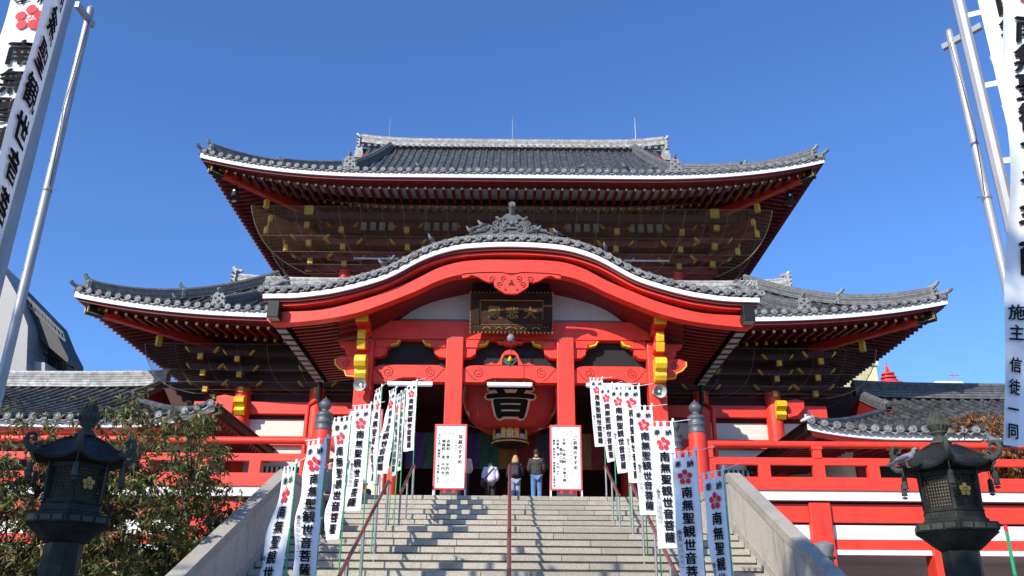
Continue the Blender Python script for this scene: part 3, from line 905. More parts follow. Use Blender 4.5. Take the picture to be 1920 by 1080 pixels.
# rainbow beams with carved scrolls
bays = ((PX[0]+.27, PX[1]-.27), (PX[1]+.27, PX[2]-.27), (PX[2]+.27, PX[3]-.27))
zt1, zb1 = zz(685, 25.9), zz(717, 25.9)
for a, b in bays:
    w_ = b-a
    poly = [(a, zt1-.12), (a+.18, zt1-.02), (a+.35, zt1), (b-.35, zt1), (b-.18, zt1-.02), (b, zt1-.12), (b, zb1), (b-.62, zb1), (b-.78, zb1+.10), (b-.95, zb1+.14), (a+.95, zb1+.14), (a+.78, zb1+.10), (a+.62, zb1), (a, zb1)]
    bm_ = MB().prism(poly, 25.92, 26.22).build('rainbow_beam', RED, hall, bevel=.012)
    m = MB()
    for sg, ex in ((1, a), (-1, b)):
        c = (ex+sg*.47, (zt1+zb1)/2+.03)
        m.tube(spiral(c, .17, 1.75, PI/2, -sg, 25.915), .010, 5)
        m.tube([(ex+sg*.02, 25.915, zt1-.14), (ex+sg*.10, 25.915, zt1-.16), (ex+sg*.2, 25.915, zt1-.3), (ex+sg*.34, 25.915, zb1+.10), (ex+sg*.44, 25.915, zb1+.07)], .010, 5)
    m.build('scroll_groove', REDG, bm_)
    # dark wire-netted opening above
    MB().box(a, b, 26.30, 26.33, zt1-.1, zbb+.02).build('netted_opening', DARK, hall)
    # bracket arms next to the pillars
    for sg, ex in ((1, a), (-1, b)):
        z1 = zbb-.03
        poly = [(ex, z1), (ex+sg*.72, z1), (ex+sg*.66, z1-.10), (ex+sg*.5, z1-.13), (ex+sg*.47, z1-.26), (ex+sg*.40, z1-.27), (ex+sg*.38, z1-.46), (ex+sg*.22, z1-.58), (ex, z1-.60)]
        br = MB().prism(poly, 25.95, 26.25).build('bracket_arm', RED, hall, bevel=.01)
        m = MB(); m.prism([(ex+sg*.73, z1-.01), (ex+sg*.67, z1-.11), (ex+sg*.51, z1-.14), (ex+sg*.49, z1-.2), (ex+sg*.53, z1-.2), (ex+sg*.72, z1-.14), (ex+sg*.80, z1-.01)], 25.97, 26.2)
        m.build('ochre_edge', YEL, br)
        m = MB().box(min(ex+sg*.05, ex+sg*.44), max(ex+sg*.05, ex+sg*.44), 25.9, 25.948, z1-.27, z1-.08); m.build('block', RED, br, bevel=.008)
# frog-leg strut with carving, over the middle bay
cx = -.02; z0 = zt1; z1 = zbb-.03
L_ = [(-.78, 0), (-.62, .06), (-.55, .10), (-.48, .05), (-.38, .06), (-.30, .18), (-.24, .36), (-.14, .48), (0, .52)]
outl = [(cx+a*1.05, z0+b*1.0) for a, b in L_] + [(cx-a*1.05, z0+b*1.0) for a, b in reversed(L_[:-1])]
innr = [(cx+.26, z0), (cx+.24, z0+.2), (cx+.17, z0+.34), (cx, z0+.36), (cx-.17, z0+.34), (cx-.24, z0+.2), (cx-.26, z0)]
fl = MB().prism(outl+innr, 25.9, 26.1).build('frog_leg_strut', RED, hall, bevel=.008)
m = MB()
for sg in (-1, 1):
    for k in range(4):
        m.tube(spiral((cx+sg*(.07+.05*k), z0+.08+.05*k), .07, 1.2, PI/2, sg, 25.96, 12), [.018]*13, 5)
m.build('leaf_carving', paint('carved_green', (.05, .20, .14), .5), fl, smooth=True)
m = MB(); m.lathe([(.002, 0), (.07, .03), (.085, .09), (.05, .15), (.002, .2)], 10, (cx, 25.93, z0+.12)); m.build('peach_carving', YEL, fl, smooth=True)
MB().box(cx-.2, cx+.2, 25.92, 26.2, z1-.16, z1).build('bearing_block', RED, fl, bevel=.01)
MB().prism([(cx-.45, z1-.02), (cx+.45, z1-.02), (cx+.36, z1-.12), (cx-.36, z1-.12)], 25.95, 26.15).build('bearing_arm', RED, fl, bevel=.01)
# gable pendant
Lg = [(-93, 516), (-84, 514), (-60, 512), (-20, 511), (0, 515)]
Lb = [(0, 552), (-12, 551), (-22, 545), (-32, 538), (-33, 528), (-40, 531), (-52, 527), (-62, 521), (-74, 517), (-84, 522), (-92, 523)]
pl = [at(a, b, YP+.2) for a, b in Lg] + [at(-a, b, YP+.2) for a, b in reversed(Lg[:-1])]
pl += [at(-a, b, YP+.2) for a, b in reversed(Lb[1:])] + [at(a, b, YP+.2) for a, b in Lb]
gg = MB().prism(pl, YP+.16, YP+.28).build('gable_pendant', RED, hall, bevel=.008)
m = MB()
for sg in (-1, 1):
    for (a, b, r) in ((14, 522, .10), (35, 523, .11), (21, 533, .10)):
        m.tube(spiral(at(sg*a, b, YP+.15), r, 1.3, -PI/2, sg, YP+.155, 16), .014, 5)
    q = at(sg*11, 543, YP+.15); m.lathe([(.035, YP+.14), (.035, YP+.16)], 8, (q[0], 0, q[1]), axis='y')
q = at(0, 531, YP+.15)
for a, b in ((0, .07), (-.05, -.03), (.05, -.03), (0, 0)): m.lathe([(.04, YP+.14), (.04, YP+.158)], 8, (q[0]+a, 0, q[1]+b), axis='y')
m.build('carved_mark', REDG, gg)
m = MB(); m.tube([(x, YP+.15, z-.01) for x, z in pl[:9]], .016, 4); m.build('edge_groove', REDG, gg)
# ochre-nosed beam ends on the outer pillars
for sg in (-1, 1):
    x = sg*4.62
    p_ = MB().box(x-.2, x+.2, 25.02, 28, zz(606, 25.0), zz(588, 25.0)).build('purlin', RED, hall, bevel=.01)
    MB().box(x-.19, x+.19, 24.96, 25.018, zz(606, 25.0)+.015, zz(588, 25.0)-.01).build('ochre_end', YEL, p_, bevel=.02)
    st = MB(); 
    st.box(x-.13, x+.13, 25.3, 25.8, zz(640, 25.5), zz(625, 25.5)); st.box(x-.18, x+.18, 25.35, 25.8, zz(657, 25.5), zz(641, 25.5)); st.box(x-.2, x+.2, 25.5, 26.3, zz(625, 25.5), zz(607, 25.3))
    s_ = st.build('nose_stack', RED, hall, bevel=.02)
    y2 = MB()
    y2.prism([(25.18, zz(640, 25.3)), (25.12, zz(630, 25.3)), (25.2, zz(622, 25.3)), (25.3, zz(622, 25.3)), (25.3, zz(640, 25.3))], x-.12, x+.12, 'x')
    y2.prism([(25.28, zz(657, 25.3)), (25.2, zz(648, 25.3)), (25.16, zz(642, 25.3)), (25.34, zz(641, 25.3)), (25.34, zz(657, 25.3))], x-.13, x+.13, 'x')
    y2.prism([(25.5, zz(708, 25.3)), (25.4, zz(700, 25.3)), (25.42, zz(692, 25.3)), (25.28, zz(688, 25.3)), (25.2, zz(680, 25.3)), (25.24, zz(670, 25.3)), (25.36, zz(666, 25.3)), (25.78, zz(666, 25.3)), (25.78, zz(708, 25.3))], x-.18, x+.18, 'x')
    y2.build('ochre_nose', YEL, s_, bevel=.02)
    # side scroll nose pointing outwards
    cz = zz(690, 25.9)
    c2 = [(0, -.30), (.28, -.28), (.34, -.12), (.52, -.04), (.66, .12), (.66, .26), (.5, .33), (0, .30)]
    n_ = MB().prism([(sg*(4.85+a), cz+b) for a, b in c2], 25.86, 26.14).build('scroll_nose', RED, hall, bevel=.015)
    m = MB(); m.tube(spiral((sg*5.17, cz+.1), .14, 1.6, PI/2, sg, 25.855), .01, 5); m.build('scroll_groove', REDG, n_)
    m = MB(); m.tube([(sg*(4.85+a), 25.87, cz+b-.02) for a, b in c2[:6]], .025, 5); m.build('ochre_edge', YEL, n_)
    # shaded bracket beside the post at main-beam level
    z1 = zz(642, 25.9); ex = sg*4.85
    MB().prism([(ex, z1), (ex+sg*.62, z1), (ex+sg*.56, z1-.12), (ex+sg*.42, z1-.14), (ex+sg*.36, z1-.42), (ex+sg*.2, z1-.52), (ex, z1-.55)], 25.95, 26.25).build('bracket_arm', RED, hall, bevel=.01)
    # porch side soffit with curved rafters
    sof = MB(); rfm = MB()
    tab = [(d, interp(Dt, d)-3) for d in (0, 95, 178, 253, 293, 353, 431, 456)]
    cv = [at(sg*d, interp(tab, d), YP+.7) for d in range(250, 430, 12)]
    cvo = [(x*1.02, z) for x, z in cv]
    for i in range(len(cv)-1): pass
    sof.grid([[Vector((x, YP+.7, z+.10)) for x, z in cv], [Vector((x, 31.5, z+.10)) for x, z in cv]])
    sf = sof.build('porch_soffit', RED2, hall, fix=False)
    for k in range(21):
        y = YP+.85+k*.31
        lo_ = [(x, z-.06) for x, z in cv]; hi_ = [(x, z+.09) for x, z in cv]
        rfm.band(lo_, hi_, y, y+.12)
    r_ = rfm.build('porch_rafters', RED2, sf); r_['kind'] = 'stuff'
    # box gutter along the porch eave: dark frame with pale panels
    gx = sg*7.05; gz = zz(563, 24.1)
    gx = sg*7.1
    gt = MB().box(gx-.17, gx+.17, 24.0, 31.2, gz-.62, gz-.10).build('box_gutter', BLACK, hall, bevel=.01)
    m = MB()
    for k in range(13):
        y = 23.93+k*.56
        m.box(gx-.15, gx+.15, y+.1, y+.42, gz-.632, gz-.622)
    m.build('pale_panel', CONC, gt)
    # downpipes
    m = MB(); m.tube([(gx, 31.0, gz-.3), (gx, 31.1, gz-1.2), (sg*6.9, 31.3, zz(790, 31.3))], .09, 8); m.tube([(sg*6.9, 31.3, zz(790, 31.3)), (sg*6.9, 31.3, FL)], .08, 8)
    m.build('downpipe', BLACK, gt, smooth=True)
    m = MB(); m.tube([(sg*7.35, 30.6, FL), (sg*7.35, 30.6, zz(765, 30.6)), (sg*7.3, 31.5, zz(756, 31.5))], .085, 10); m.build('red_downpipe', RED, gt, smooth=True)
# porch ceiling so the interior stays dark
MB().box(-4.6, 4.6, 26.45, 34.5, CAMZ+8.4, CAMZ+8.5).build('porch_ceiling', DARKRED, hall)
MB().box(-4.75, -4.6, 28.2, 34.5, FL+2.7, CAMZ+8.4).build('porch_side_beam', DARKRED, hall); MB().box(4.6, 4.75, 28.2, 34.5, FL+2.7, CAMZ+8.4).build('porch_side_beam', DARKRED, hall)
# demon crest tile on the arch
m = MB()
oc = []
E_ = [(-80, 441), (-64, 437), (-66, 430), (-50, 428), (-44, 421), (-34, 424), (-30, 414), (-28, 409), (-20, 409), (-12, 402), (0, 399)]
pl = [at(a, b+2, YP+.1) for a, b in E_] + [at(-a, b+2, YP+.1) for a, b in reversed(E_[:-1])] + [at(80, 448, YP+.1), at(40, 445, YP+.1), at(0, 443, YP+.1), at(-40, 445, YP+.1), at(-80, 448, YP+.1)]
m.prism(pl, YP+.02, YP+.2)
def crest(a, b, Y=YP+.0): x, z = at(a, b, Y); return x, z
for sg in (-1, 1):
    for a, b, r in ((31, 419, .10), (33, 430, .13), (15, 429, .08)):
        m.tube(spiral(crest(sg*a, b), r, 1.5, PI/2, sg, YP-.0, 18), .032, 6)
    m.tube([(crest(sg*8, 415)[0], YP+.0, crest(0, 415)[1]), (crest(sg*12, 412)[0], YP-.03, crest(0, 411)[1]), (crest(sg*17, 411)[0], YP-.02, crest(0, 410)[1])], [.02, .035, .02], 6)   # brow
    x, z = crest(sg*9, 417); m.lathe([(.002, YP-.06), (.04, YP-.04), (.045, YP+.02)], 8, (x, 0, z), axis='y')   # eye
    x, z = crest(sg*14, 424); m.lathe([(.002, YP-.08), (.06, YP-.05), (.08, YP+.02)], 8, (x, 0, z), axis='y')   # cheek
    for k in range(4):
        m.tube([(crest(sg*(36+4*k), 424+3*k)[0], YP, crest(0, 424+3*k)[1]), (crest(sg*(52+3*k), 428+2*k)[0], YP-.02, crest(0, 428+2*k)[1]), (crest(sg*(62+6*k), 436+k)[0], YP, crest(0, 437+k)[1])], [.03, .035, .015], 6)
    m.tube([(crest(sg*22, 413)[0], YP, crest(0, 413)[1]), (crest(sg*28, 410)[0], YP-.02, crest(0, 409)[1]), (crest(sg*30, 407)[0], YP, crest(0, 406)[1])], [.06, .05, .01], 6)
x, z = crest(0, 420); m.lathe([(.002, YP-.12), (.05, YP-.1), (.09, YP+.02)], 10, (x, 0, z), axis='y')
x, z = crest(0, 428); m.box(x-.2, x+.2, YP-.04, YP+.05, z-.03, z+.03)
m.tube([(0, YP+.15, crest(0, 401)[1]), (0, YP-.05, crest(0, 395)[1]), (0, YP-.12, crest(0, 389)[1])], [.085, .09, .10], 10)
disc(m, Vector((0, YP-.16, crest(0, 388)[1])), (0, -1, 0), .11)
m.build('crest_tile', TILEL, proof, smooth=True)
# lightning rods
for x in (-7.5, 0, 7.5):
    t = MB(); zt_ = zr+.8
    t.tube([(x, YR, zt_-.1), (x, YR, zt_+1.2)], .022, 6); t.tube([(x, YR, zt_+1.2), (x, YR, zt_+1.7)], [.018, .005], 6)
    t.build('lightning_rod', STEEL, ur)

# ------------------------------------------------------------------ stairs
st = thing('stone_stairs', (0, 10.5, 0), 'wide pale granite staircase climbing to the temple porch', 'stairs')
def step(x0, x1, yf, yb, zt, rz):
    m = MB()
    x = x0
    while x < x1-.05:
        w_ = random.uniform(.9, 1.9); e = min(x1, x+w_)
        if x1-e < .5: e = x1
        m.box(x+.004, e-.004, yf-.045, yb, zt-.11-random.uniform(0, .004), zt-random.uniform(0, .004))
        x = e
    m.box(x0, x1, yf+.03, yb, zt-rz, zt-.116)
    return m
r1 = .175; t1 = .36
for k in range(8):
    yf = YT-k*t1; zt = FL-k*r1
    step(-4.75, 4.75, yf, yf+(6 if k == 0 else t1+.05), zt, r1+.02).build('step', GRAN, st, bevel=.006)
yf_l = YM
step(-4.79, 4.79, YM, YT-7*t1+.1, ZM, .19).build('landing', GRAN, st, bevel=.006)
r2 = .18; t2 = .40
for k in range(1, 22):
    yf = YM-k*t2; zt = ZM-k*r2
    if zt < .05: break
    step(-4.79, 4.79, yf, yf+t2+.05, zt, r2+.02).build('step', GRAN, st, bevel=.006)
# side parapets
for sg, nm in ((-1, 'granite parapet wall on the left edge of the stairs, mostly in shade'), (1, 'granite parapet wall on the right edge of the stairs, sunlit with dark streaks')):
    root = thing('parapet_wall', (sg*4.92, 10.5, 0), nm, 'wall', 'stair parapet walls')
    y0, y1 = 9.9, 22.3
    def top(y): return CAMZ+3.42 if y > YM else CAMZ+3.42-(YM-y)*.455
    X0, X1 = sorted((sg*4.80, sg*5.04))
    ybase = YM-(CAMZ+3.42-.9)/.455
    MB().prism([(ybase, 0), (YM, 0), (y1, 0), (y1, top(y1)-.2), (YM, top(YM)-.2), (ybase, top(ybase)-.2)], X0, X1, 'x').build('wall_slab', GRANW, root, bevel=.006)
    cpm = MB(); y = ybase; 
    ys = [ybase+(YM-ybase)*i/7 for i in range(8)]
    for i in range(7):
        a, b = ys[i]+.003, ys[i+1]-.003
        cpm.prism([(a, top(a)-.197), (b, top(b)-.197), (b, top(b)), (a, top(a))], X0-.02, X1+.02, 'x')
    cpm.prism([(YM+.003, top(YM)-.197), (y1, top(y1)-.197), (y1, top(y1)), (YM+.003, top(YM))], X0-.02, X1+.02, 'x')
    cpm.build('coping', GRAN, root, bevel=.008)
    sk = MB(); sk.prism([(ybase, top(ybase)-1.19), (YM, ZM+.0), (YM, ZM+.16), (ybase, top(ybase)-1.03)], min(sg*4.80, sg*4.788), max(sg*4.80, sg*4.788), 'x'); sk.build('skirting', GRAN, root)
# handrails
def handrail(x, label):
    root = thing('handrail', (x, YM-4, ZM-4*.45), label, 'handrail', 'stair handrails')
    segs = [((x, YT-.35, FL-.17+.95), (x, YT-7*t1-.5, ZM+.98)), ((x, YM-.2, ZM+.93), (x, YM-18*t2, ZM-18*r2+.88))]
    for a, b in segs:
        a, b = Vector(a), Vector(b)
        ra = MB(); ra.tube([a+Vector((0, .25, -.02)), a, b, b+Vector((0, -.2, -.02))], .028, 8); o_ = ra.build('rail', RAILR, root, smooth=True)
        e = MB()
        for q in (-1, 1): e.tube([a+Vector((q*.030, 0, .0)), b+Vector((q*.030, 0, .0))], .007, 5)
        e.build('rail_edge', STEEL, o_)
        n = max(2, int((a-b).length/1.5))
        for i in range(n+1):
            p = a.lerp(b, (i+.02)/(n+.04))
            zs = floor_z(p.y)
            pm = MB().tube([(p.x, p.y, zs-.02), (p.x, p.y, p.z-.03)], .024, 8); pm.tube([(p.x, p.y, zs+.35), (p.x, p.y, zs+.39)], .034, 8); pm.build('post', STEEL, root, smooth=True)
def floor_z(y):
    if y >= YT: return FL
    if y >= YT-7*t1: return FL-math.ceil((YT-y)/t1-1e-6)*r1
    if y >= YM: return ZM
    return max(0, ZM-math.ceil((YM-y)/t2-1e-6)*r2)
handrail(-2.62, 'brown handrail on steel posts beside the left row of banners')
handrail(0, 'brown handrail on steel posts up the middle of the stairs')
handrail(2.62, 'brown handrail on steel posts behind the right row of banners')

# ------------------------------------------------------------------ balconies
YB = 22.4
def zb_(y): return zz(y, YB)
def balcony(sg, label):
    root = thing('balcony', (sg*10, YB, 0), label, 'balcony', 'balconies either side of the stairs')
    xi, xo = 5.06, 19.0
    def BX(m, a, b, y0, y1, z0, z1):
        a, b = sorted((sg*a, sg*b)); m.box(a, b, y0, y1, z0, z1); return m
    BX(MB(), xi, xo, YB+.05, YB+.3, zb_(933), FL-.02).build('slab_edge', WHITE, root); BX(MB(), xi, xo, YB+.305, 34, zb_(933), FL-.03).build('floor_slab', CONC, root)
    BX(MB(), xi, xo, YB, YB+.25, zb_(915), zb_(890)).build('bottom_rail', RED, root, bevel=.01)
    BX(MB(), xi, xo, YB+.04, YB+.16, zb_(867), zb_(853)).build('middle_rail', RED, root, bevel=.01)
    t = MB(); t.tube([(sg*(xi-.02), YB+.1, zb_(828)), (sg*xo, YB+.1, zb_(828))], .095, 12); t.build('top_rail', RED, root, smooth=True)
    m_ = BX(MB(), xi, xo, YB+.22, YB+.5, zb_(973), zb_(938)); m_.build('fascia_beam', RED, root, bevel=.01)
    BX(MB(), xi, xo, YB+.30, YB+.5, zb_(1004), zb_(977)).build('plaster_band', WHITE, root)
    BX(MB(), xi, xo, YB+.24, YB+.5, zb_(1024), zb_(1004.5)).build('lower_beam', RED, root, bevel=.01)
    BX(MB(), xi, xo, YB+.20, YB+6.5, zb_(1034), zb_(1024.5)).build('soffit_slab', WHITE, root)
    x = 5.2; i = 0
    while x < xo:
        full = i % 2 == 0
        m = MB(); hw = .11
        if full: m.box(sg*x-hw, sg*x+hw, YB+.02, YB+.2, zb_(853)-.02, zb_(832)); m.box(sg*x-hw-.03, sg*x+hw+.03, YB-.0, YB+.22, zb_(838), zb_(831))
        m.box(sg*x-hw-.04, sg*x+hw+.04, YB+.02, YB+.2, zb_(891), zb_(866)); m.build('baluster', RED, root, bevel=.01)
        x += 1.42; i += 1
    for x in (7.95, 10.95, 13.95, 16.95):
        MB().box(sg*x-.27, sg*x+.27, YB+.08, YB+.6, 0, zb_(937)).build('post', RED, root, bevel=.02)
    # undercroft
    BX(MB(), xi, xo, YB+3.2, YB+3.4, 0, zb_(1034)).build('undercroft_wall', CREAM, root)
    for x in (7.0, 9.6, 12.4, 15.2):
        w_ = BX(MB(), x, x+2.1, YB+3.12, YB+3.19, .6, zb_(1040)-.25).build('window', paint('dark_glass', (.02, .022, .025), .12), root)
        m = MB(); 
        for q in (0, 1.03, 2.06): BX(m, x+q, x+q+.05, YB+3.07, YB+3.12, .6, zb_(1040)-.25)
        m.build('frame', LEADG, w_)
    return root
balcony(-1, 'vermilion balcony with rails and white bands left of the stairs, behind the shrubs')
balcony(1, 'vermilion balcony with rails and white bands right of the stairs')
# balcony newel posts with grey onion finials
def newel(x, y, label, s=1.0):
    root = local('newel_post', label, 'post', 'posts with grey onion finials')
    H = zz(810, 22.4)-FL
    MB().lathe([(.23*s, -.25), (.23*s, H)], 20, (0, 0, 0)).build('shaft', RED, root, smooth=True)
    pr_ = [(.235, H+.001), (.24, H+.03), (.215, H+.05), (.225, H+.2), (.235, H+.21), (.235, H+.24), (.22, H+.25), (.215, H+.38), (.235, H+.4), (.22, H+.46), (.12, H+.52), (.085, H+.55), (.12, H+.59), (.17, H+.66), (.165, H+.74), (.10, H+.83), (.03, H+.88), (.005, H+.93)]
    MB().lathe([(r*s, z) for r, z in pr_], 20).build('finial', GREY, root, smooth='all')
    root.location = (x, y, FL)
    MB().box(-.3, .3, -.3, .3, -.32, -.251).build('stone_base', GRAN, root)
    return root
newel(-4.93, 22.45, 'red post with grey onion finial at the left corner of the stair head, nearer one')
newel(4.93, 22.45, 'red post with grey onion finial at the right corner of the stair head, nearer one')
newel(-4.75, 24.6, 'red post with grey onion finial left of the stairs, further and half hidden by banners', .95)
newel(4.75, 24.6, 'red post with grey onion finial right of the stairs, the further one beside a banner', .95)
for sg, nm in ((-1, 'short red return railing between the two left finial posts'), (1, 'short red return railing between the two right finial posts')):
    root = thing('return_railing', (sg*4.84, 22.5, FL), nm, 'railing', 'short return railings')
    MB().tube([(sg*4.93, 22.5, zz(828, 22.4)), (sg*4.75, 24.6, zz(828, 22.4))], .085, 10).build('top_rail', RED, root, smooth=True)
    MB().bar((sg*4.93, 22.5, zz(858, 22.4)), (sg*4.75, 24.6, zz(858, 22.4)), .1, .14).build('middle_rail', RED, root)
    MB().bar((sg*4.93, 22.5, FL+.22), (sg*4.75, 24.6, FL+.22), .16, .38).build('bottom_rail', RED, root)
# masonry under the balcony either side of the upper flight
for sg, nm in ((-1, 'granite side wall of the upper flight, left'), (1, 'granite side wall of the upper flight, right')):
    o = MB().box(min(sg*4.76, sg*5.04), max(sg*4.76, sg*5.04), 22.32, 24.8, 0, FL-.33).build('stair_side_wall', GRANW, None, off=(sg*4.9, 23, 0), bevel=.01)
    tag(o, nm, 'wall', 'stair side walls')

# ------------------------------------------------------------------ side wings
for sg, nm in ((-1, 'long low temple wing with grey tiled roof behind the left balcony'), (1, 'long low temple wing with grey tiled roof behind the right balcony')):
    wg = thing('temple_wing', (sg*20, 30, FL), nm, 'temple wing', 'tiled wings beside the hall')
    RW = Roof(14.6, 27.0, 7.3, CAMZ+(6.42 if sg < 0 else 6.22), .31, .0135, .55 if sg < 0 else .3, 3.4, xc=sg*24.0)
    tr = tiled_roof(RW, 9.9, 7.3, wg, .40, 'roof', rib_r=.09, joint=.5, plain=-sg)
    RW.sweep([(.10, -.03), (.10, -.26), (.35, -.26), (.35, -.03)]).build('fascia', [WHITE, DARKRED], tr)
    RW.sweep([(.26, -.265), (.28, -.40), (.6, -.40), (.6, -.265)]).build('eave_board', [RED, RED2], tr)
    soffit(RW, tr, .6, 2.6, -.36, .1, RED2, 'soffit')
    rafters(RW, tr, .65, 2.5, -.44, .1, .40, .11, .14, 'sq', lambda x: False, capsz=.04)
    zR = RW.z(7.3, 9)
    m = MB(); ridge(m, ridge_pts(sg*24-9.9, sg*24+9.9, 34.3, zR, up=.1), .5, .62, .1, 6); m.build('ridge', TILEP if sg < 0 else TILEL, tr, smooth=True)
    for q in (-1, 1):
        pts = [Vector((sg*24+q*(14.6-s), 27+s, RW.z(s, s)+.03)) for s in [4.6+(.3-4.6)*i/8 for i in range(9)]]
        m = MB(); ridge(m, pts, .24, .10 if q != sg else .3, .08, 2); m.build('corner_ridge', TILE if q != sg else TILEL, tr, smooth=True)
        if q == sg: m = MB(); oni(m, pts[-1], (q, -1, 0), .34, .42, True, .25); m.build('ridge_end_tile', TILED, tr, smooth=True)
        pts = [Vector((sg*24+q*9.7, 34-s, RW.z(7.0-s, 9)+.02)) for s in (0, .8, 1.6, 2.3)]
        m = MB(); ridge(m, pts, .3, .34, .09, 3); m.build('descending_ridge', TILEL, tr, smooth=True)
        m = MB().prism([(34.3-2.9, RW.z(4.5, 9)), (34.3+2.9, RW.z(4.5, 9)), (34.3, zR)], sg*24+q*9.6, sg*24+q*9.8, 'x'); m.build('gable_wall', RED2, tr)
    wl = MB().box(sg*24-12, sg*24+12, 29.6, 39, FL-.02, CAMZ+6.6).build('wall', CREAM, wg)
    m = MB()
    for k in range(9):
        x = sg*24-12+3*k
        m.box(x-.16, x+.16, 29.38, 29.59, FL, CAMZ+6.45)
    m.build('post', RED2, wl)
    m = MB(); m.box(sg*24-12.2, sg*24+12.2, 29.42, 29.57, FL+2.0, FL+2.3); m.box(sg*24-12.2, sg*24+12.2, 29.42, 29.57, FL+.6, FL+.8); m.build('tie_beam', RED2, wl)
    m = MB()
    for k in range(8):
        x = sg*24-12+3*k
        m.box(x+.3, x+2.7, 29.5, 29.59, FL+.85, FL+1.95)
    m.build('dark_opening', DARK, wl)
    m = MB()
    for k in range(17):
        x = sg*24-12+1.5*k
        m.box(x-.08, x+.08, 28.6, 28.75, CAMZ+6.05, CAMZ+6.25)
    m.build('ochre_tip', YEL, wl)
# ------------------------------------------------------------------ name plaque under the gable
pq = thing('name_plaque', (0, 25.6, zz(625, 25.6)), 'dark carved wooden name plaque with gold characters and gilt frame under the arched gable', 'plaque')
Yq = 25.62
xa, za = at(-76, 625, Yq); xb, zb2 = at(76, 556, Yq)
tilt = .22
def PQ(u, v, d=0): return (xa+(xb-xa)*u, Yq-d-tilt*v*1.0, za+(zb2-za)*v)
def quad_box(mb, u0, u1, v0, v1, d0, d1):
    vs = [PQ(u, v, d) for d in (d0, d1) for v in (v0, v1) for u in (u0, u1)]
    mb.add(vs, [(0,2,3,1), (4,5,7,6), (0,1,5,4), (2,6,7,3), (0,4,6,2), (1,3,7,5)])
BRN = paint('plaque_brown', (.05, .018, .010), .7, .3, 5, spec=.2)
m = MB(); quad_box(m, .12, .88, .2, .82, 0, .05); bd = m.build('board', BRN, pq)
m = MB(); 
quad_box(m, 0, 1, 0, .17, 0, .14); quad_box(m, 0, 1, .85, 1, 0, .14); quad_box(m, 0, .11, .172, .848, 0, .14); quad_box(m, .89, 1, .172, .848, 0, .14)
m.build('frame', paint('plaque_frame', (.035, .014, .008), .7, .3, 12, spec=.2), pq, bevel=.02)
m = MB()
for k in range(22):
    t = k/21
    for p in (PQ(t, 0, .10), PQ(t, 1, .10)): m.lathe([(.002, -.05), (.05, 0), (.002, .05)], 6, p)
for k in range(11):
    t = k/10
    for p in (PQ(0, t, .10), PQ(1, t, .10)): m.lathe([(.002, -.06), (.04, 0), (.002, .06)], 6, p)
m.tube([PQ(u, v, .06) for u, v in ((.125, .2), (.875, .2), (.875, .82), (.125, .82), (.125, .2))], .014, 4)
for k in range(26): m.lathe([(.002, -.02), (.022, 0), (.002, .02)], 5, PQ(.06+.88*k/25, .13, .145))
for u, r in ((.2, .05), (.5, .07), (.8, .05), (.35, .04), (.65, .04)): m.tube([PQ(u-r, .07, .15), PQ(u, .12, .155), PQ(u+r, .07, .15)], .016, 5)
m.build('gilt_trim', paint('old_gold', (.42, .26, .09), .45, .3, 10, metal=.4), pq)
m = MB()
for ch, u in (('殿', .29), ('悲', .51), ('大', .73)):
    put(m, ch, u*(xb-xa), .5*1.0, .42, lambda a, b: PQ(a/(xb-xa), (b-.5)/(zb2-za)+.51, .062), .03)
m.build('gold_lettering', paint('letter_gold', (.38, .22, .06), .45, .25, 10, metal=.3), bd)
m = MB(); 
for u in (.15, .85): m.bar(PQ(u, 1.0, .05), (PQ(u, 1, 0)[0], 26.2, PQ(u, 1.6, 0)[2]), .04, .04)
m.build('hanger', BLACK, pq)
MB().box(-1.24, 1.24, 25.45, 25.5, zz(556, 25.5), zz(514, 25.5)).build('dark_backing', DARK, pq)
# small gong on a rope under the plaque
gr_ = thing('hanging_gong', (0, 25.35, zz(652, 25.35)), 'small round grey gong hanging on a cord below the name plaque', 'gong')
gz = zz(633, 25.35)
m = MB(); m.lathe([(.004, gz-.13), (.08, gz-.12), (.12, gz-.04), (.12, gz+.02), (.07, gz+.09), (.03, gz+.12), (.004, gz+.13)], 14, (0, 25.35, 0)); m.build('gong', LEADG, gr_, smooth=True)
m = MB(); m.tube([(0, 25.35, gz+.12), (0, 25.36, gz+.5)], .014, 5); m.tube([(0, 25.35, gz-.12), (.01, 25.35, gz-.6), (0, 25.4, gz-.95)], .012, 5); m.build('cord', BLACK, gr_)

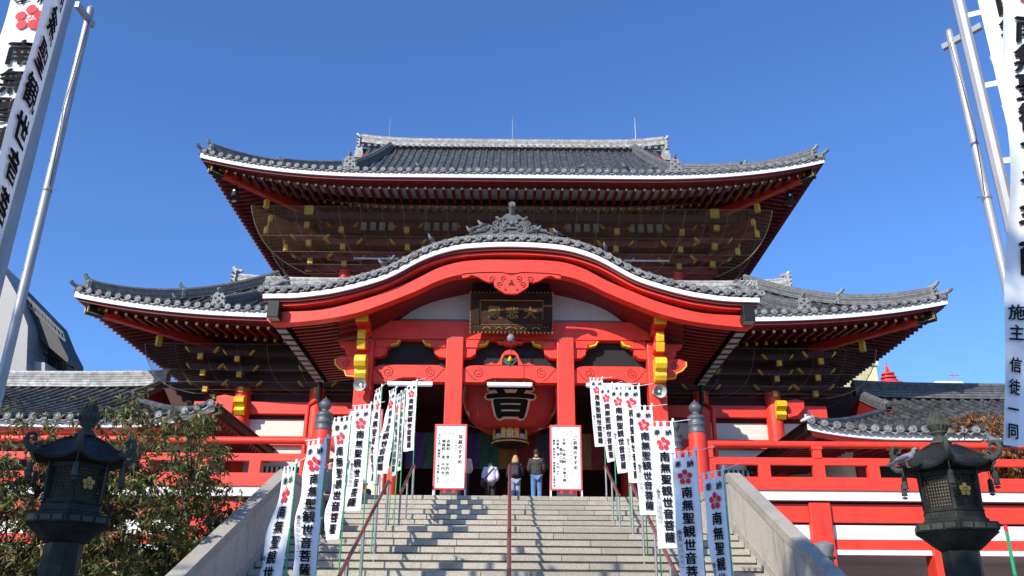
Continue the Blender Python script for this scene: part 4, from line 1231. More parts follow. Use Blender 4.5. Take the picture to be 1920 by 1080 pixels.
# ------------------------------------------------------------------ giant paper lantern
Yl = 28.5; zc = zz(742, Yl)
pl_ = thing('giant_paper_lantern', (0, Yl, zz(835, Yl)), 'giant red paper lantern with a black character hanging in the porch above the visitors', 'lantern')
LR = paint('lantern_red', (.52, .02, .014), .5, .08, 3)
prof = []
NB = 26
H0, H1 = -1.22, 1.15
def lr_(t): return 1.60*math.sqrt(max(0.0, 1-abs((t)/1.42)**2.5))
for i in range(NB*3+1):
    z = H0+(H1-H0)*i/(NB*3)
    prof.append((lr_(z)-(.022 if i % 3 == 0 else 0), zc+z))
body = MB().lathe(prof, 48, (0, Yl, 0)).build('lantern_body', LR, pl_, smooth='all')
def LS(u, v, off=.02):   # u,v metres on the lantern surface, facing the camera
    rr = lr_(v)+off; a = u/1.53
    return (rr*math.sin(a), Yl-rr*math.cos(a), zc+v)
def put_fine(mb, ch, cu, cv, size, bold, fn, off):
    if bold:
        for k in range(8): put_fine(mb, ch, cu+math.cos(k*PI/4)*bold*size, cv+math.sin(k*PI/4)*bold*size, size, 0, fn, off+.0007*k)
    vs, fs = glyph(ch, 0)
    b2 = bmesh.new(); bv = [b2.verts.new((x*size+cu, y*size+cv, 0)) for x, y in vs]
    for f in fs:
        try: b2.faces.new([bv[i] for i in f])
        except ValueError: pass
    for _ in range(3):
        es = [e for e in b2.edges if e.calc_length() > .15]
        if es: bmesh.ops.subdivide_edges(b2, edges=es, cuts=1)
    bmesh.ops.triangulate(b2, faces=b2.faces)
    b2.verts.index_update()
    mb.add([fn(v.co.x, v.co.y, off) for v in b2.verts], [[v.index for v in f.verts] for f in b2.faces]); b2.free()
m = MB(); LC = lambda u, v, o: LS(u, -.52+(v+.36)*.68, o)
m = MB(); put_fine(m, '音', 0, -.36, 1.62, .085, LC, .03); m.build('gold_outline', paint('outline_gold', (.75, .56, .36), .6), body)
m = MB(); put_fine(m, '音', 0, -.36, 1.62, .034, LC, .045); m.build('character', INK, body)
m = MB()     # pale side patches of neighbouring characters
for sg in (-1, 1):
    n = 20
    pts = [LS(sg*(1.98+.26*math.cos(2*PI*k/n)*1.0), -.30+.52*math.sin(2*PI*k/n), .012) for k in range(n)]
    m.add(pts, [tuple(range(n))])
m.build('pale_patch', paint('patch_tan', (.50, .36, .20), .6, .3, 6), body)
zr0 = zc-1.20
rg = MB().lathe([(.50, zr0-.52), (.60, zr0-.48), (.62, zr0-.40), (.55, zr0-.38), (.56, zr0+.02), (.62, zr0+.04), (.60, zr0+.10), (.4, zr0+.12)], 32, (0, Yl, 0)).build('bottom_ring', BLACK, pl_, smooth=True)
m = MB()
m.lathe([(.565, zr0-.36), (.572, zr0-.35), (.572, zr0-.33), (.565, zr0-.32)], 32, (0, Yl, 0)); m.lathe([(.605, zr0-.47), (.628, zr0-.44), (.605, zr0-.41)], 32, (0, Yl, 0)); m.lathe([(.605, zr0+.04), (.628, zr0+.07), (.605, zr0+.10)], 32, (0, Yl, 0))
for k in range(8):
    a = PI/8+k*PI/4
    p = Vector((math.sin(a)*.575, Yl-math.cos(a)*.575, zr0-.17)); m.cbox(p, (.16, .02, .34), Matrix.Rotation(a, 4, 'Z'))
m.build('gold_band', GOLD, rg)
m = MB()
for k in range(8):
    a = k*PI/4
    for j in range(5):
        b = a+(j-2)*.08; p = Vector((math.sin(b)*.572, Yl-math.cos(b)*.572, zr0-.27+.02*(j % 2))); m.cbox(p, (.05, .012, .12), Matrix.Rotation(b, 4, 'Z'))
m.build('silver_wave', paint('wave_silver', (.45, .45, .55), .5), rg)
m = MB(); m.lathe([(.002, -.03), (.13, -.02), (.135, .02)], 20, (0, Yl-.585, zr0-.14), axis='y'); em = m.build('gold_emblem', GOLD, rg, smooth=True)
m = MB(); plum(m, 0, 0, .10, lambda a, b: (a, Yl-.585-.035, zr0-.14+b)); m.build('plum_mark', paint('gold_dark', (.5, .3, .06), .5, metal=.3), em)
MB().lathe([(.4, zc+1.1), (.6, zc+1.12), (.6, zc+1.35), (.3, zc+1.4), (.03, zc+1.45), (.03, CAMZ+9.2)], 24, (0, Yl, 0)).build('top_ring', BLACK, pl_, smooth=True)
m = MB(); 
for sg in (-1, 1): m.tube([(sg*.58, Yl-.2, zr0-.1), (sg*1.2, 27.0, zr0-.22), (sg*1.6, 26.1, zr0-.28)], .010, 4)
m.build('stay_wire', STEEL, pl_)

# ------------------------------------------------------------------ tube lights under the beams
for (x0, x1), nm in zip(((-231, -146), (-44, 41), (142, 227)), ('white tube light fixture under the left porch beam', 'white tube light fixture under the middle porch beam, before the red lantern', 'white tube light fixture under the right porch beam behind banners')):
    Y = 25.75; a, b = xx(x0, 720, Y), xx(x1, 720, Y); z0, z1 = zz(724.5, Y), zz(716.5, Y)
    r = thing('tube_light', ((a+b)/2, Y, z0), nm, 'light fixture', 'tube lights under the porch beams')
    MB().box(a, b, Y, Y+.12, z0+.02, z1).build('housing', PWHITE, r, bevel=.012)
    m = MB(); m.tube([(a+.03, Y+.05, z0+.01), (b-.03, Y+.05, z0+.01)], .022, 8); m.build('tube', PWHITE, r, smooth=True)
    m = MB(); 
    for x in (a+.25, b-.25): m.tube([(x, Y+.06, z1), (x, Y+.2, z1+.12)], .01, 5)
    m.build('bracket', STEEL, r)
# loudspeakers
for sg, nm in ((-1, 'grey horn loudspeaker on the left outer porch pillar'), (1, 'grey horn loudspeaker on the right outer porch pillar')):
    x, z = at(-283 if sg < 0 else 281, 723 if sg < 0 else 731, 25.35)
    r = thing('horn_loudspeaker', (x, 25.35, z), nm, 'loudspeaker', 'loudspeakers on the porch pillars')
    d = Vector((sg*.25, -1, -.15)).normalized()
    m = MB(); c = Vector((x, 25.35, z))
    prof = [(.215, 0), (.22, .015), (.17, .09), (.10, .2), (.075, .3), (.09, .31), (.09, .42), (.02, .43)]
    rot = d.to_track_quat('Z', 'Y').to_matrix().to_4x4()
    def L3(prof, n=18):
        vs = []; fs = []
        for rr, h in prof:
            for k in range(n): vs.append(c + rot @ Vector((rr*math.cos(2*PI*k/n), rr*math.sin(2*PI*k/n), -h)))
        for i in range(len(prof)-1):
            for k in range(n):
                a_, b_ = i*n+k, i*n+(k+1) % n; fs.append((a_, b_, b_+n, a_+n))
        return vs, fs
    m.add(*L3(prof)); m.add(*L3([(.205, .005), (.15, .09), (.08, .2), (.001, .22)])); hn = m.build('horn', paint('horn_grey', (.42, .43, .38), .45), r, smooth=True, fix=False)
    m = MB(); m.add(*L3([(.001, .06), (.04, .07), (.045, .12), (.03, .2)], 12)); m.build('driver_plug', PWHITE, hn, smooth=True)
    m = MB(); m.tube([c-d*.35, c-d*.36+Vector((-sg*.1, .12, .05)), (x-sg*.05, 25.8, z+.05)], .02, 6); m.build('bracket', STEEL, r)

# ------------------------------------------------------------------ signboards
def signboard(x, y, w_, h, leg, label, cols, title, red=False):
    r = local('signboard', label, 'signboard', 'red framed notice boards on the landing')
    bd = MB().box(-w_/2+.04, w_/2-.04, -.015, .015, leg+.04, leg+h-.04).build('board', paint('board_white', (.8, .79, .75), .6), r)
    m = MB(); f = .05
    m.box(-w_/2, w_/2, -.03, .03, leg, leg+f); m.box(-w_/2, w_/2, -.03, .03, leg+h-f, leg+h); m.box(-w_/2, -w_/2+f, -.03, .03, leg+f+.001, leg+h-f-.001); m.box(w_/2-f, w_/2, -.03, .03, leg+f+.001, leg+h-f-.001)
    m.build('frame', paint('frame_coral', (.66, .10, .10), .55), r, bevel=.006)
    for q in (-1, 1):
        m = MB(); m.bar((q*(w_/2-.02), 0, leg+.02), (q*(w_/2-.02), -.02, 0), .035, .035); m.build('leg', PWHITE, r)
        m = MB(); m.bar((q*(w_/2-.02), .02, leg+h*.5), (q*(w_/2-.02), .55, 0), .03, .03); m.build('leg', PWHITE, r)
    wt = MB().box(-.26, .26, .0, .3, 0, .22).build('weight_box', paint('box_dark', (.05, .055, .055), .6), r, bevel=.03)
    m = MB()
    for q in (-.13, .13): m.lathe([(.002, -.012), (.05, -.01), (.055, .002)], 12, (q, 0, .15), axis='y')
    m.build('red_mark', PRED, wt)
    fn = lambda a, b: (a, -.0185, b)
    m = MB(); mg = MB()
    for (txt, u, v, sz, fine) in cols:
        t = mg if fine else m
        for k, ch in enumerate(txt):
            if ch != ' ': put(t, ch, u*w_, leg+v*h-k*sz*1.12, sz, fn, .005 if fine else .035)
    m.build('lettering', INK, bd)
    if mg.v: mg.build('fine_lettering', PRED if red else INKG, bd)
    r.location = (x, y, FL)
    return r
c1 = [('写経のすすめ', .30, .80, .125, 0), ('当山では写経会を行っております', .17, .9, .075, 1), ('写経をおすすめいたします', .07, .9, .07, 1), ('一、志納料 金、千円也', -.07, .86, .10, 0), ('一、納経料 金、千円也', -.21, .86, .10, 0), ('(写経用紙一式)', -.12, .38, .07, 1), ('大仁王門 納経所にて受付致します', -.35, .83, .078, 0)]
c2 = [('ご祈祷のすすめ', .30, .80, .125, 0), ('当山では毎日ご祈祷を行っています', .17, .9, .075, 1), ('お申し出下さい', .06, .9, .07, 1), ('一、日時 午前九時 午後三時', -.05, .88, .092, 0), ('毎日二回', -.15, .62, .10, 0), ('一、志納金 金、一千円より', -.25, .86, .085, 0), ('一、願意 家内安全・商売繁盛・交通安全', -.37, .84, .07, 0)]
signboard(xx(-112, 860, 24.25), 24.25, .92, 1.84, .20, 'red framed white notice about sutra copying, between the left inner pillar and the visitors', c1, 0)
signboard(xx(105, 860, 24.25), 24.25, .90, 1.84, .20, 'red framed white notice about prayers, before the right inner pillar', c2, 0)
c3 = [('当山では毎日ご祈祷をおこなっております', .32, .92, .09, 1), ('ご祈祷をご希望の方は本堂受付まで', .16, .92, .09, 1), ('お申し込み下さいますようお願い', 0, .92, .09, 1), ('いたします', -.15, .92, .09, 1), ('観世音菩薩', -.34, .6, .1, 1)]
signboard(-4.15, 24.3, .98, 2.15, .32, 'white notice board with fine red writing behind the banners left of the stairs', c3, 0, True)

# ------------------------------------------------------------------ banners
def cloth_thing(name, label, cat, group, base, H, W, top, right_pole, ang0, ang1, sway, wave, chars, csize, cv0, cstep, plum_v, plum_r, hono, small, pole_r=.013, pole_top=.12, poleh=None, polemat=None, bar=True, tabs=True, phase=0.0, fold=0.0, barang=0.25, drape=None, vfirst=0.0, gap=0.0):
    """base: foot of the pole; top: z of the upper cloth edge; cloth hangs to one side (right_pole: pole on the cloth's right)"""
    r = thing(name, base, label, cat, group)
    bx, by, bz = base
    sgn = -1 if right_pole else 1
    am = (ang0+ang1)/2; nsg = 1 if (math.sin(am)*-bx + sgn*math.cos(am)*-by) > 0 else -1
    def S(u, v, off=0.0):      # u 0 at the pole .. 1 free edge, v 0 top .. 1 bottom
        a = ang0+(ang1-ang0)*min(1, max(0, v))**1.2
        fx = sgn*math.cos(a); fy = -math.sin(a)
        w_ = gap+W*u*(1-fold*v)
        dx = sway[0]*max(0, v)**1.6*(.35+.65*u); dy = sway[1]*max(0, v)**1.6*(.35+.65*u)
        wv = wave*math.sin(phase+v*7.5+u*2.2)*(.15+.85*v)*(.25+.75*u) + wave*.35*math.sin(phase*2+v*17-u*5)*u + wave*.22*math.sin(u*11+v*4+phase*3)*(.3+v)
        n = Vector((-fy*nsg, fx*nsg, 0))
        p = Vector((bx+.0, by-.02, top)) + Vector((fx*w_, fy*w_, -v*H + (.03*H/2*u if v < .001 else 0)*0)) + Vector((dx, dy, 0)) + n*(wv+off)
        if drape: p = drape(p, u, v)
        return p
    m = MB(); NU, NV = 8, 40
    v00 = .035 if tabs else 0
    m.grid([[S(i/NU, v00+(1-v00)*j/NV) for i in range(NU+1)] for j in range(NV+1)])
    if tabs:
        for a, b in ((.02, .14), (.32, .46), (.62, .76), (.9, 1.0)):
            m.grid([[S(a+(b-a)*i/2, -.012+(v00+.012)*j/2, .002) for i in range(3)] for j in range(3)])
    for v in (.2, .38, .56, .74, .92):    # side loops round the pole
        m.grid([[S(-.05-gap/W+(.08+gap/W)*i, v+.006*j, .003) for i in range(2)] for j in range(3)])
    c = m.build('cloth', CLOTH, r, smooth='all', fix=False)
    uo = lambda x: (.5-x/W) if right_pole else (.5+x/W)
    fn = lambda x, y: S(uo(x), -y/H, .022)
    t = MB()
    for k, ch in enumerate(chars): put(t, ch, .03*W, -(cv0+cstep*k)*H, csize, fn, .035, sxk=1.04)
    if hono:
        put(t, '奉', -.24*W, -hono*H, csize*.62, fn, .03, .2); put(t, '納', .24*W, -hono*H, csize*.62, fn, .03, .2)
    if small:
        v = small[0]
        for k, ch in enumerate('施主'): put(t, ch, -.34*W, -(v+.035*k)*H, csize*.42, fn, .02)
    t.build('lettering', INK, c, fix=False)
    if small:
        t = MB(); v = small[0]+.09
        for k, ch in enumerate(small[1]): put(t, ch, -.34*W, -(v+.036*k)*H, csize*.38, fn, .0 if pole_r < .03 else .03)
        v2 = v+.036*len(small[1])
        if pole_r < .03:
         for (a, b, cc, d) in ((-.43, v-.03, -.42, v2), (-.26, v-.03, -.25, v2), (-.43, v-.035, -.25, v-.03), (-.43, v2, -.25, v2+.004)):
            t.add([fn(a*W, -b*H), fn(cc*W, -b*H), fn(cc*W, -d*H), fn(a*W, -d*H)], [(0, 1, 2, 3)])
        t.build('donor_lettering', INKG if pole_r < .03 else INK, c, fix=False)
    if plum_v:
        t = MB(); plum(t, 0, -plum_v*H, plum_r*W, fn, 14); t.build('plum_blossom_crest', PRED, c, fix=False)
    ph = poleh if poleh else top+pole_top-bz
    t = MB(); t.tube([(bx, by, bz), (bx, by, bz+ph)], pole_r, 8); pm_ = t.build('pole', polemat or PGREEN, r, smooth=True)
    if bar:
        d = Vector((sgn*math.cos(ang0), -math.sin(ang0), 0)); e = Vector((bx, by-.02, top+.01))
        t = MB(); t.tube([e+d*(W+.03)-Vector((0, 0, .0)), e, e-d*W*.75+Vector((0, 0, barang*W*.8))], .006 if pole_r < .03 else .02, 6); t.build('cross_bar', PWHITE, r)
        t = MB(); t.lathe([(.017, -.03), (.02, 0), (.017, .03), (.004, .035)], 8, (bx, by, bz+ph)); t.build('pole_cap', PWHITE, r)
    return r
KAN = '南無聖観世音菩薩'
GR_ = 'white dedication banners along the stairs'
def stair_banner(x, y, ztop, right_pole, a0, a1, sway, wave, phase, label, fold=0.0, W=.38, H=2.02, tilt=.12, donor='家内安全'):
    cloth_thing('prayer_banner', label, 'banner', GR_, (x, y, floor_z(y)), H, W, ztop-.03, right_pole, -a0, -a1, sway, wave, KAN, .168, .285, .0905, .178, .29, .085, (.56, donor), phase=phase, fold=fold, pole_top=.04, barang=tilt)
def bz_(dx, y, X):
    dx, y = dx-(540-y)*.00785, y-dx*.00785
    # depth at which a point of fixed X shows dx off axis
    v = 540-y; Y = abs(X)*(F*CP-v*SP)/abs(dx)
    return Y, zz(y, Y)
XB = 2.72
right = [(171, 708, .0, .15, (.10, 0), .02, 'furthest banner of the right row, top right by the pillar and before its tube light'),
         (189, 719, .45, .7, (.12, .1), .03, 'narrow, mostly hidden banner second from the back in the right row'),
         (213, 722, .35, .5, (.10, .05), .03, 'third banner from the back in the right row, half behind its neighbour'),
         (240, 722, .15, .3, (.06, -.1), .04, 'fourth banner from the back in the right row, below the loudspeaker pillar'),
         (264, 760, .0, .1, (.05, 0), .03, 'fully lit banner in the middle of the right row, left of the loudspeaker'),
         (303, 789, .05, .15, (.02, 0), .04, 'lit banner left of the right finial posts, third from the front of the right row'),
         (346, 843, .5, .6, (.0, 0), .04, 'shaded banner second from the front in the right row, left of the large finial post'),
         (398, 878, 1.0, 1.1, (.05, 0), .03, 'narrow bluish shaded banner at the front of the right row, over the parapet end')]
for i, (dx, y, a0, a1, sw, wv, nm) in enumerate(right):
    Y, z = bz_(dx, y, XB); stair_banner(XB, Y, z, True, a0, a1, sw, wv, i*1.3, nm, donor=('家内安全', '商売繁盛', '交通安全')[i % 3])
left = [(-176, 713, .55, .6, (-.02, 0), .03, 0, 'furthest banner of the left row, beside the left tube light'),
        (-198, 731, 1.15, 1.25, (-.02, 0), .03, 0, 'thin banner second from the back in the left row, nearly edge on'),
        (-206, 735, 1.1, 1.2, (-.03, 0), .03, 0, 'thin folded banner third from the back in the left row'),
        (-215, 726, 1.0, .55, (-.22, 0), .06, 0, 'banner fourth from the back in the left row, its foot blown out to the left'),
        (-242, 724, 1.05, .8, (.02, 0), .07, 0, 'narrow banner just right of the red lettered notice in the left row'),
        (-262, 757, .3, .7, (-.26, 0), .07, .35, 'banner before the red lettered notice in the left row, its foot curling left'),
        (-300, 778, .6, .8, (-.06, 0), .06, .15, 'dark poled banner left of the red lettered notice in the left row'),
        (-344, 820, .45, .0, (.05, 0), .09, 0, 'large lit banner hiding the descending visitor, second from the front on the left'),
        (-402, 867, .95, .45, (-.20, 0), .05, 0, 'slanting narrow banner at the front of the left row by the shaded parapet')]
for i, (dx, y, a0, a1, sw, wv, fo, nm) in enumerate(left):
    Y, z = bz_(dx, y, -XB); stair_banner(-XB, Y, z, True, a0, a1, sw, wv, 2+i*1.7, nm, fo, donor=('交通安全', '家内安全', '商売繁盛')[i % 3])

# tall banners on metal poles near the camera
def big(name_label, X, Y, zt, H, W, right_pole, a0, a1, sway, wave, phase, drape=None, poletop=1.2, cs=.40, fold=0, gap=0.0):
    cloth_thing('tall_banner', name_label, 'banner', 'tall banners on metal poles', (X, Y, 0), H, W, zt, right_pole, a0, a1, sway, wave, KAN, cs, .19, .07, .10, .30, .04, (.78, '信徒一同'), pole_r=.062, poleh=zt+poletop, polemat=ALU, bar=True, phase=phase, drape=drape, fold=fold, barang=0, gap=gap)
big('tall white banner with black writing twisted narrow against its thick metal pole, upper left', -4.85, 7.5, 8.95, 6.0, .75, True, 1.95, 1.75, (0, 0), .06, 0.4, cs=.36)
big('tall white banner showing a red blossom crest at the top left edge of the view', -5.45, 8.35, 8.95, 5.5, .62, True, .05, .2, (-.05, 0), .09, 1.0, cs=.36, poletop=.3)
big('large tall white banner hanging low at the right edge, with big black characters', 5.66, 7.0, 8.3, 5.2, .55, True, .0, .1, (0, 0), .09, 2.1, cs=.36, drape=lambda p, u, v: p+Vector((-1.07*v, 0, 0)))
big('tall white banner high up at the right beside its thick metal pole', 4.86, 7.5, 8.9, 5.0, .6, False, .3, .35, (-.1, 0), .09, .4, cs=.36, gap=.17)
for sg, nm in ((-1, 'thin tall metal flagpole with a bracket at its top, upper left'), (1, 'thin tall metal flagpole with a bracket at its top, upper right')):
    X = -5.80 if sg < 0 else 5.93; Y = 9.5
    zt_ = zz(25 if sg < 0 else 55, Y)
    r = thing('flagpole', (X, Y, 0), nm, 'flagpole', 'bare metal flagpoles')
    m = MB(); m.tube([(X, Y, 0), (X, Y, zz(400, Y)), (X, Y, zt_)], [.062, .055, .048], 10); m.lathe([(.045, zt_), (.05, zt_+.02), (.03, zt_+.05), (.003, zt_+.06)], 10, (X, Y, 0)); m.build('pole', ALU, r, smooth=True)
    dv = Vector((-.05, -1, 0)).normalized() if sg < 0 else Vector((.54, -.84, 0)); ln = .30 if sg < 0 else .42
    c0 = Vector((X, Y, zt_-.16)); m = MB(); m.bar(c0-dv*.13, c0+dv*ln, .06, .09)
    m.build('bracket_arm', ALU, r, bevel=.006)
    m = MB(); m.tube([(X-sg*.05, Y-.05, zt_-.2), (X+sg*.0, Y-.07, zt_-1.6), (X-sg*.055, Y-.06, zz(360, Y))], .006, 4); m.tube([(X+sg*.3, Y-.3, zt_-.2), (X+sg*.28, Y-.3, zz(500, Y))], .005, 4)
    m.build('halyard', BLACK, r)
    m = MB(); m.lathe([(.056, zz(365, Y)-.02), (.062, zz(365, Y)), (.056, zz(365, Y)+.02)], 10, (X, Y, 0)); m.tube([(X-sg*.06, Y-.05, zz(365, Y)), (X-sg*.16, Y-.06, zz(367, Y))], .006, 4); m.build('cleat', STEEL, r)
    m = MB()
    for k in range(5):
        z = zt_-.6-k*.75; m.bar((X+sg*.29, Y-.3, z), (X+sg*.27+.04, Y-.3, z-.11), .05, .02)
    m.build('pole_strap', PWHITE, r)

# ------------------------------------------------------------------ bronze lanterns
def bronze_lantern(x, y, rot, label):
    r = local('bronze_lantern', label, 'lantern', 'bronze lanterns flanking the stairs')
    S6 = 6
    def hexr(rr, z, off=PI/6): return [(rr*math.cos(off+k*PI/3), rr*math.sin(off+k*PI/3), z) for k in range(6)]
    m = MB(); m.lathe([(.62, 0), (.62, .12), (.5, .16), (.44, .3), (.30, .36), (.27, .5), (.26, 1.55), (.30, 1.6), (.30, 1.64), (.26, 1.68), (.26, 2.02)], 8, rot=PI/8); m.build('pedestal', BRONZE, r)
    m = MB(); m.lathe([(.26, 2.02), (.34, 2.08), (.47, 2.20), (.56, 2.27)], 24); m.build('lotus_cup', BRONZE, r, smooth=True)
    m = MB(); m.lathe([(.585, 2.272), (.62, 2.275), (.62, 2.39), (.585, 2.40)], 6, rot=0); gl = m.build('gallery', BRONZE, r, bevel=.01)
    m = MB()
    for k in range(6):
        a = PI/6+k*PI/3
        for j in range(3):
            c = Vector((math.cos(a)*.545-math.sin(a)*(j-1)*.19, math.sin(a)*.545+math.cos(a)*(j-1)*.19, 2.335))
            m.cbox(c, (.012, .15, .075), Matrix.Rotation(a, 4, 'Z'))
    m.build('relief_panel', BRONZEL, gl)
    m = MB(); m.lathe([(.50, 2.402), (.50, 2.44), (.46, 2.46), (.45, 2.55), (.47, 2.57), (.44, 2.58)], 6, rot=0); m.build('plinth', BRONZE, r, bevel=.008)
    fb = MB().lathe([(.33, 2.58), (.345, 3.13)], 6, rot=0).build('fire_box', paint('lantern_inside', (.02, .018, .012), .8), r)
    m = MB()
    for k in range(6):      # corner posts
        a = k*PI/3
        m.bar((.41*math.cos(a), .41*math.sin(a), 2.58), (.43*math.cos(a), .43*math.sin(a), 3.16), .05, .05)
        a2 = a+PI/3
        for z, h in ((2.60, .05), (3.12, .07)):
            rr = .40 if z < 3 else .415
            m.bar((rr*math.cos(a), rr*math.sin(a), z), (rr*math.cos(a2), rr*math.sin(a2), z), .03, h)
    m.build('frame', BRONZE, r)
    lt = MB()
    for k in range(6):
        a = k*PI/3; a2 = a+PI/3
        A = Vector((.395*math.cos(a), .395*math.sin(a), 0)); B = Vector((.395*math.cos(a2), .395*math.sin(a2), 0))
        for j in range(1, 10):
            p = A.lerp(B, j/10); lt.bar(p+Vector((0, 0, 2.62)), p*1.03+Vector((0, 0, 3.09)), .012, .014)
        for j in range(1, 10):
            z = 2.62+.47*j/10; s_ = 1+.03*j/10; lt.bar(A*s_+Vector((0, 0, z)), B*s_+Vector((0, 0, z)), .012, .012)
    lt.build('lattice', BRONZE, r)
    m = MB(); pa = MB()
    for k in range(6):
        a = PI/6+k*PI/3
        cen = Vector((math.cos(a)*.352, math.sin(a)*.352, 2.86)); tx = Vector((-math.sin(a), math.cos(a), 0))
        if k % 2 == 0:
            cc = Vector((math.cos(a)*.372, math.sin(a)*.372, 2.86))
            for q in range(5):
                b = PI/2+q*2*PI/5; c0 = cc + tx*math.cos(b)*.062 + Vector((0, 0, math.sin(b)*.062))
                m.add([c0+tx*math.cos(t*PI/5)*.036+Vector((0, 0, math.sin(t*PI/5)*.036)) for t in range(10)], [tuple(range(10))])
            m.add([cc+tx*math.cos(t*PI/5)*.022+Vector((0, 0, math.sin(t*PI/5)*.022)) for t in range(10)], [tuple(range(10))])
        A = Vector((.345*math.cos(a-PI/6), .345*math.sin(a-PI/6), 0)); B = Vector((.345*math.cos(a+PI/6), .345*math.sin(a+PI/6), 0))
        pa.add([A+Vector((0, 0, 2.62)), B+Vector((0, 0, 2.62)), B*1.02+Vector((0, 0, 3.1)), A*1.02+Vector((0, 0, 3.1))], [(0, 1, 2, 3)])
    m.build('gilt_plum', paint('dull_gold', (.42, .27, .06), .5, .2, 8, metal=.3), r, fix=False)
    pa.build('paper_panel', paint('aged_paper', (.24, .19, .12), .8), r, fix=False)
    # roof: six curved sides
    rows = []
    prof = [(.13, 3.62), (.17, 3.58), (.22, 3.54), (.36, 3.47), (.48, 3.39), (.58, 3.29), (.66, 3.22), (.70, 3.20)]
    n = 8
    for pi_, (rr, z) in enumerate(prof):
        row = []
        for k in range(6):
            for j in range(n):
                t = j/n; a = k*PI/3 + t*PI/3
                hexf = math.cos(PI/6)/math.cos((t-.5)*PI/3)
                cr = abs(2*t-1)
                f = pi_/(len(prof)-1)
                row.append((rr*(hexf*(1-.0)+.06*cr**3*f)*math.cos(a), rr*(hexf+.06*cr**3*f)*math.sin(a), z+.10*cr**3*f**2))
        row.append(row[0]); rows.append(row)
    low = [(x*.97, y*.97, z-.035) for x, y, z in rows[-1]]; rows.append(low)
    rows.append([(x*.60, y*.60, 3.16) for x, y, z in rows[-1]])
    m = MB(); m.grid(rows)
    for k in range(6):
        a = k*PI/3; c, s_ = math.cos(a), math.sin(a)
        m.tube([(.2*c, .2*s_, 3.57), (.38*c, .38*s_, 3.475), (.52*c, .52*s_, 3.385), (.66*c, .66*s_, 3.31)], .022, 6)
    rf_ = m.build('roof', BRONZE, r, smooth=True)
    for k in range(6):      # curled tips
        m = MB()
        a = k*PI/3; c, s_ = math.cos(a), math.sin(a)
        pts = [(.60, 3.29), (.68, 3.28), (.76, 3.30), (.82, 3.36), (.84, 3.43), (.81, 3.50), (.75, 3.52), (.70, 3.48), (.71, 3.43), (.75, 3.43)]
        m.tube([(p*c, p*s_, z) for p, z in pts], [.05, .05, .045, .042, .038, .034, .03, .027, .024, .02], 8)
        m.build('curled_tip', BRONZEL, rf_, smooth=True)

    for k in range(6):
        a = k*PI/3; c, s_ = math.cos(a)*.70, math.sin(a)*.70
        m = MB(); m.tube([(c, s_, 3.22), (c, s_, 3.10)], .006, 5); m.lathe([(.01, 3.10), (.035, 3.08), (.04, 3.0), (.042, 2.92), (.05, 2.90)], 8, (c, s_, 0)); m.prism([(c-.055, 2.86), (c-.02, 2.885), (c+.02, 2.885), (c+.055, 2.86), (c, 2.84)], s_-.004, s_+.004)
        m.build('wind_bell', BRONZEL, r, smooth=True)
    m = MB(); m.lathe([(.16, 3.60), (.17, 3.63), (.13, 3.66), (.11, 3.73), (.07, 3.76), (.06, 3.79), (.12, 3.84), (.13, 3.87), (.10, 3.90)], 16); fi = m.build('finial', BRONZEL, r, smooth='all')
    m = MB(); m.lathe([(.03, 3.88), (.10, 3.94), (.115, 4.0), (.08, 4.08), (.02, 4.14), (.003, 4.16)], 12); m.build('jewel', BRONZEL, fi, smooth='all')
    m = MB()
    for k in range(14):
        a = k*2*PI/14
        for h, rr in ((.26, .155), (.38, .13)):
            c, s_ = math.cos(a+(h*9)), math.sin(a+(h*9))
            m.tube([(.10*c, .10*s_, 3.90), (rr*c, rr*s_, 3.90+h*.45), (rr*.8*c, rr*.8*s_, 3.90+h*.8), (rr*.5*c, rr*.5*s_, 3.90+h*1.25)], [.02, .03, .022, .003], 5)
    m.build('flame', BRONZEL, fi, smooth=True)
    def rec(o):
        for ch in o.children:
            if ch.type == 'MESH' and not ch.data.get('fit'):
                ch.data['fit'] = 1
                for v in ch.data.vertices:
                    x_, y_, z_ = v.co
                    if z_ < 2.02: z_ *= 2.55/2.02
                    elif z_ < 3.6: z_ = 2.64+(z_-2.02)*.765
                    else: z_ = 3.849+(z_-3.6)*.52
                    if v.co.z > 2.02: z_ -= .09
                    f = .77 if v.co.z < 3.6 else .72
                    v.co = (x_*f, y_*f, z_)
            rec(ch)
    rec(r)
    r.location = (x, y, 0); r.rotation_euler = (0, 0, rot)
    return r
sc_ = 1.0
bl = bronze_lantern(-4.97, 10.0, R(52), 'dark bronze hexagonal lantern with flame finial in front of the shrubs, at the left')
bl2 = copy_tree(bl); bl2.location = (5.07, 10.05, 0); bl2.rotation_euler = (0, 0, R(8)); bl2['label'] = 'dark bronze hexagonal lantern with flame finial before the white banded balcony, at the right'

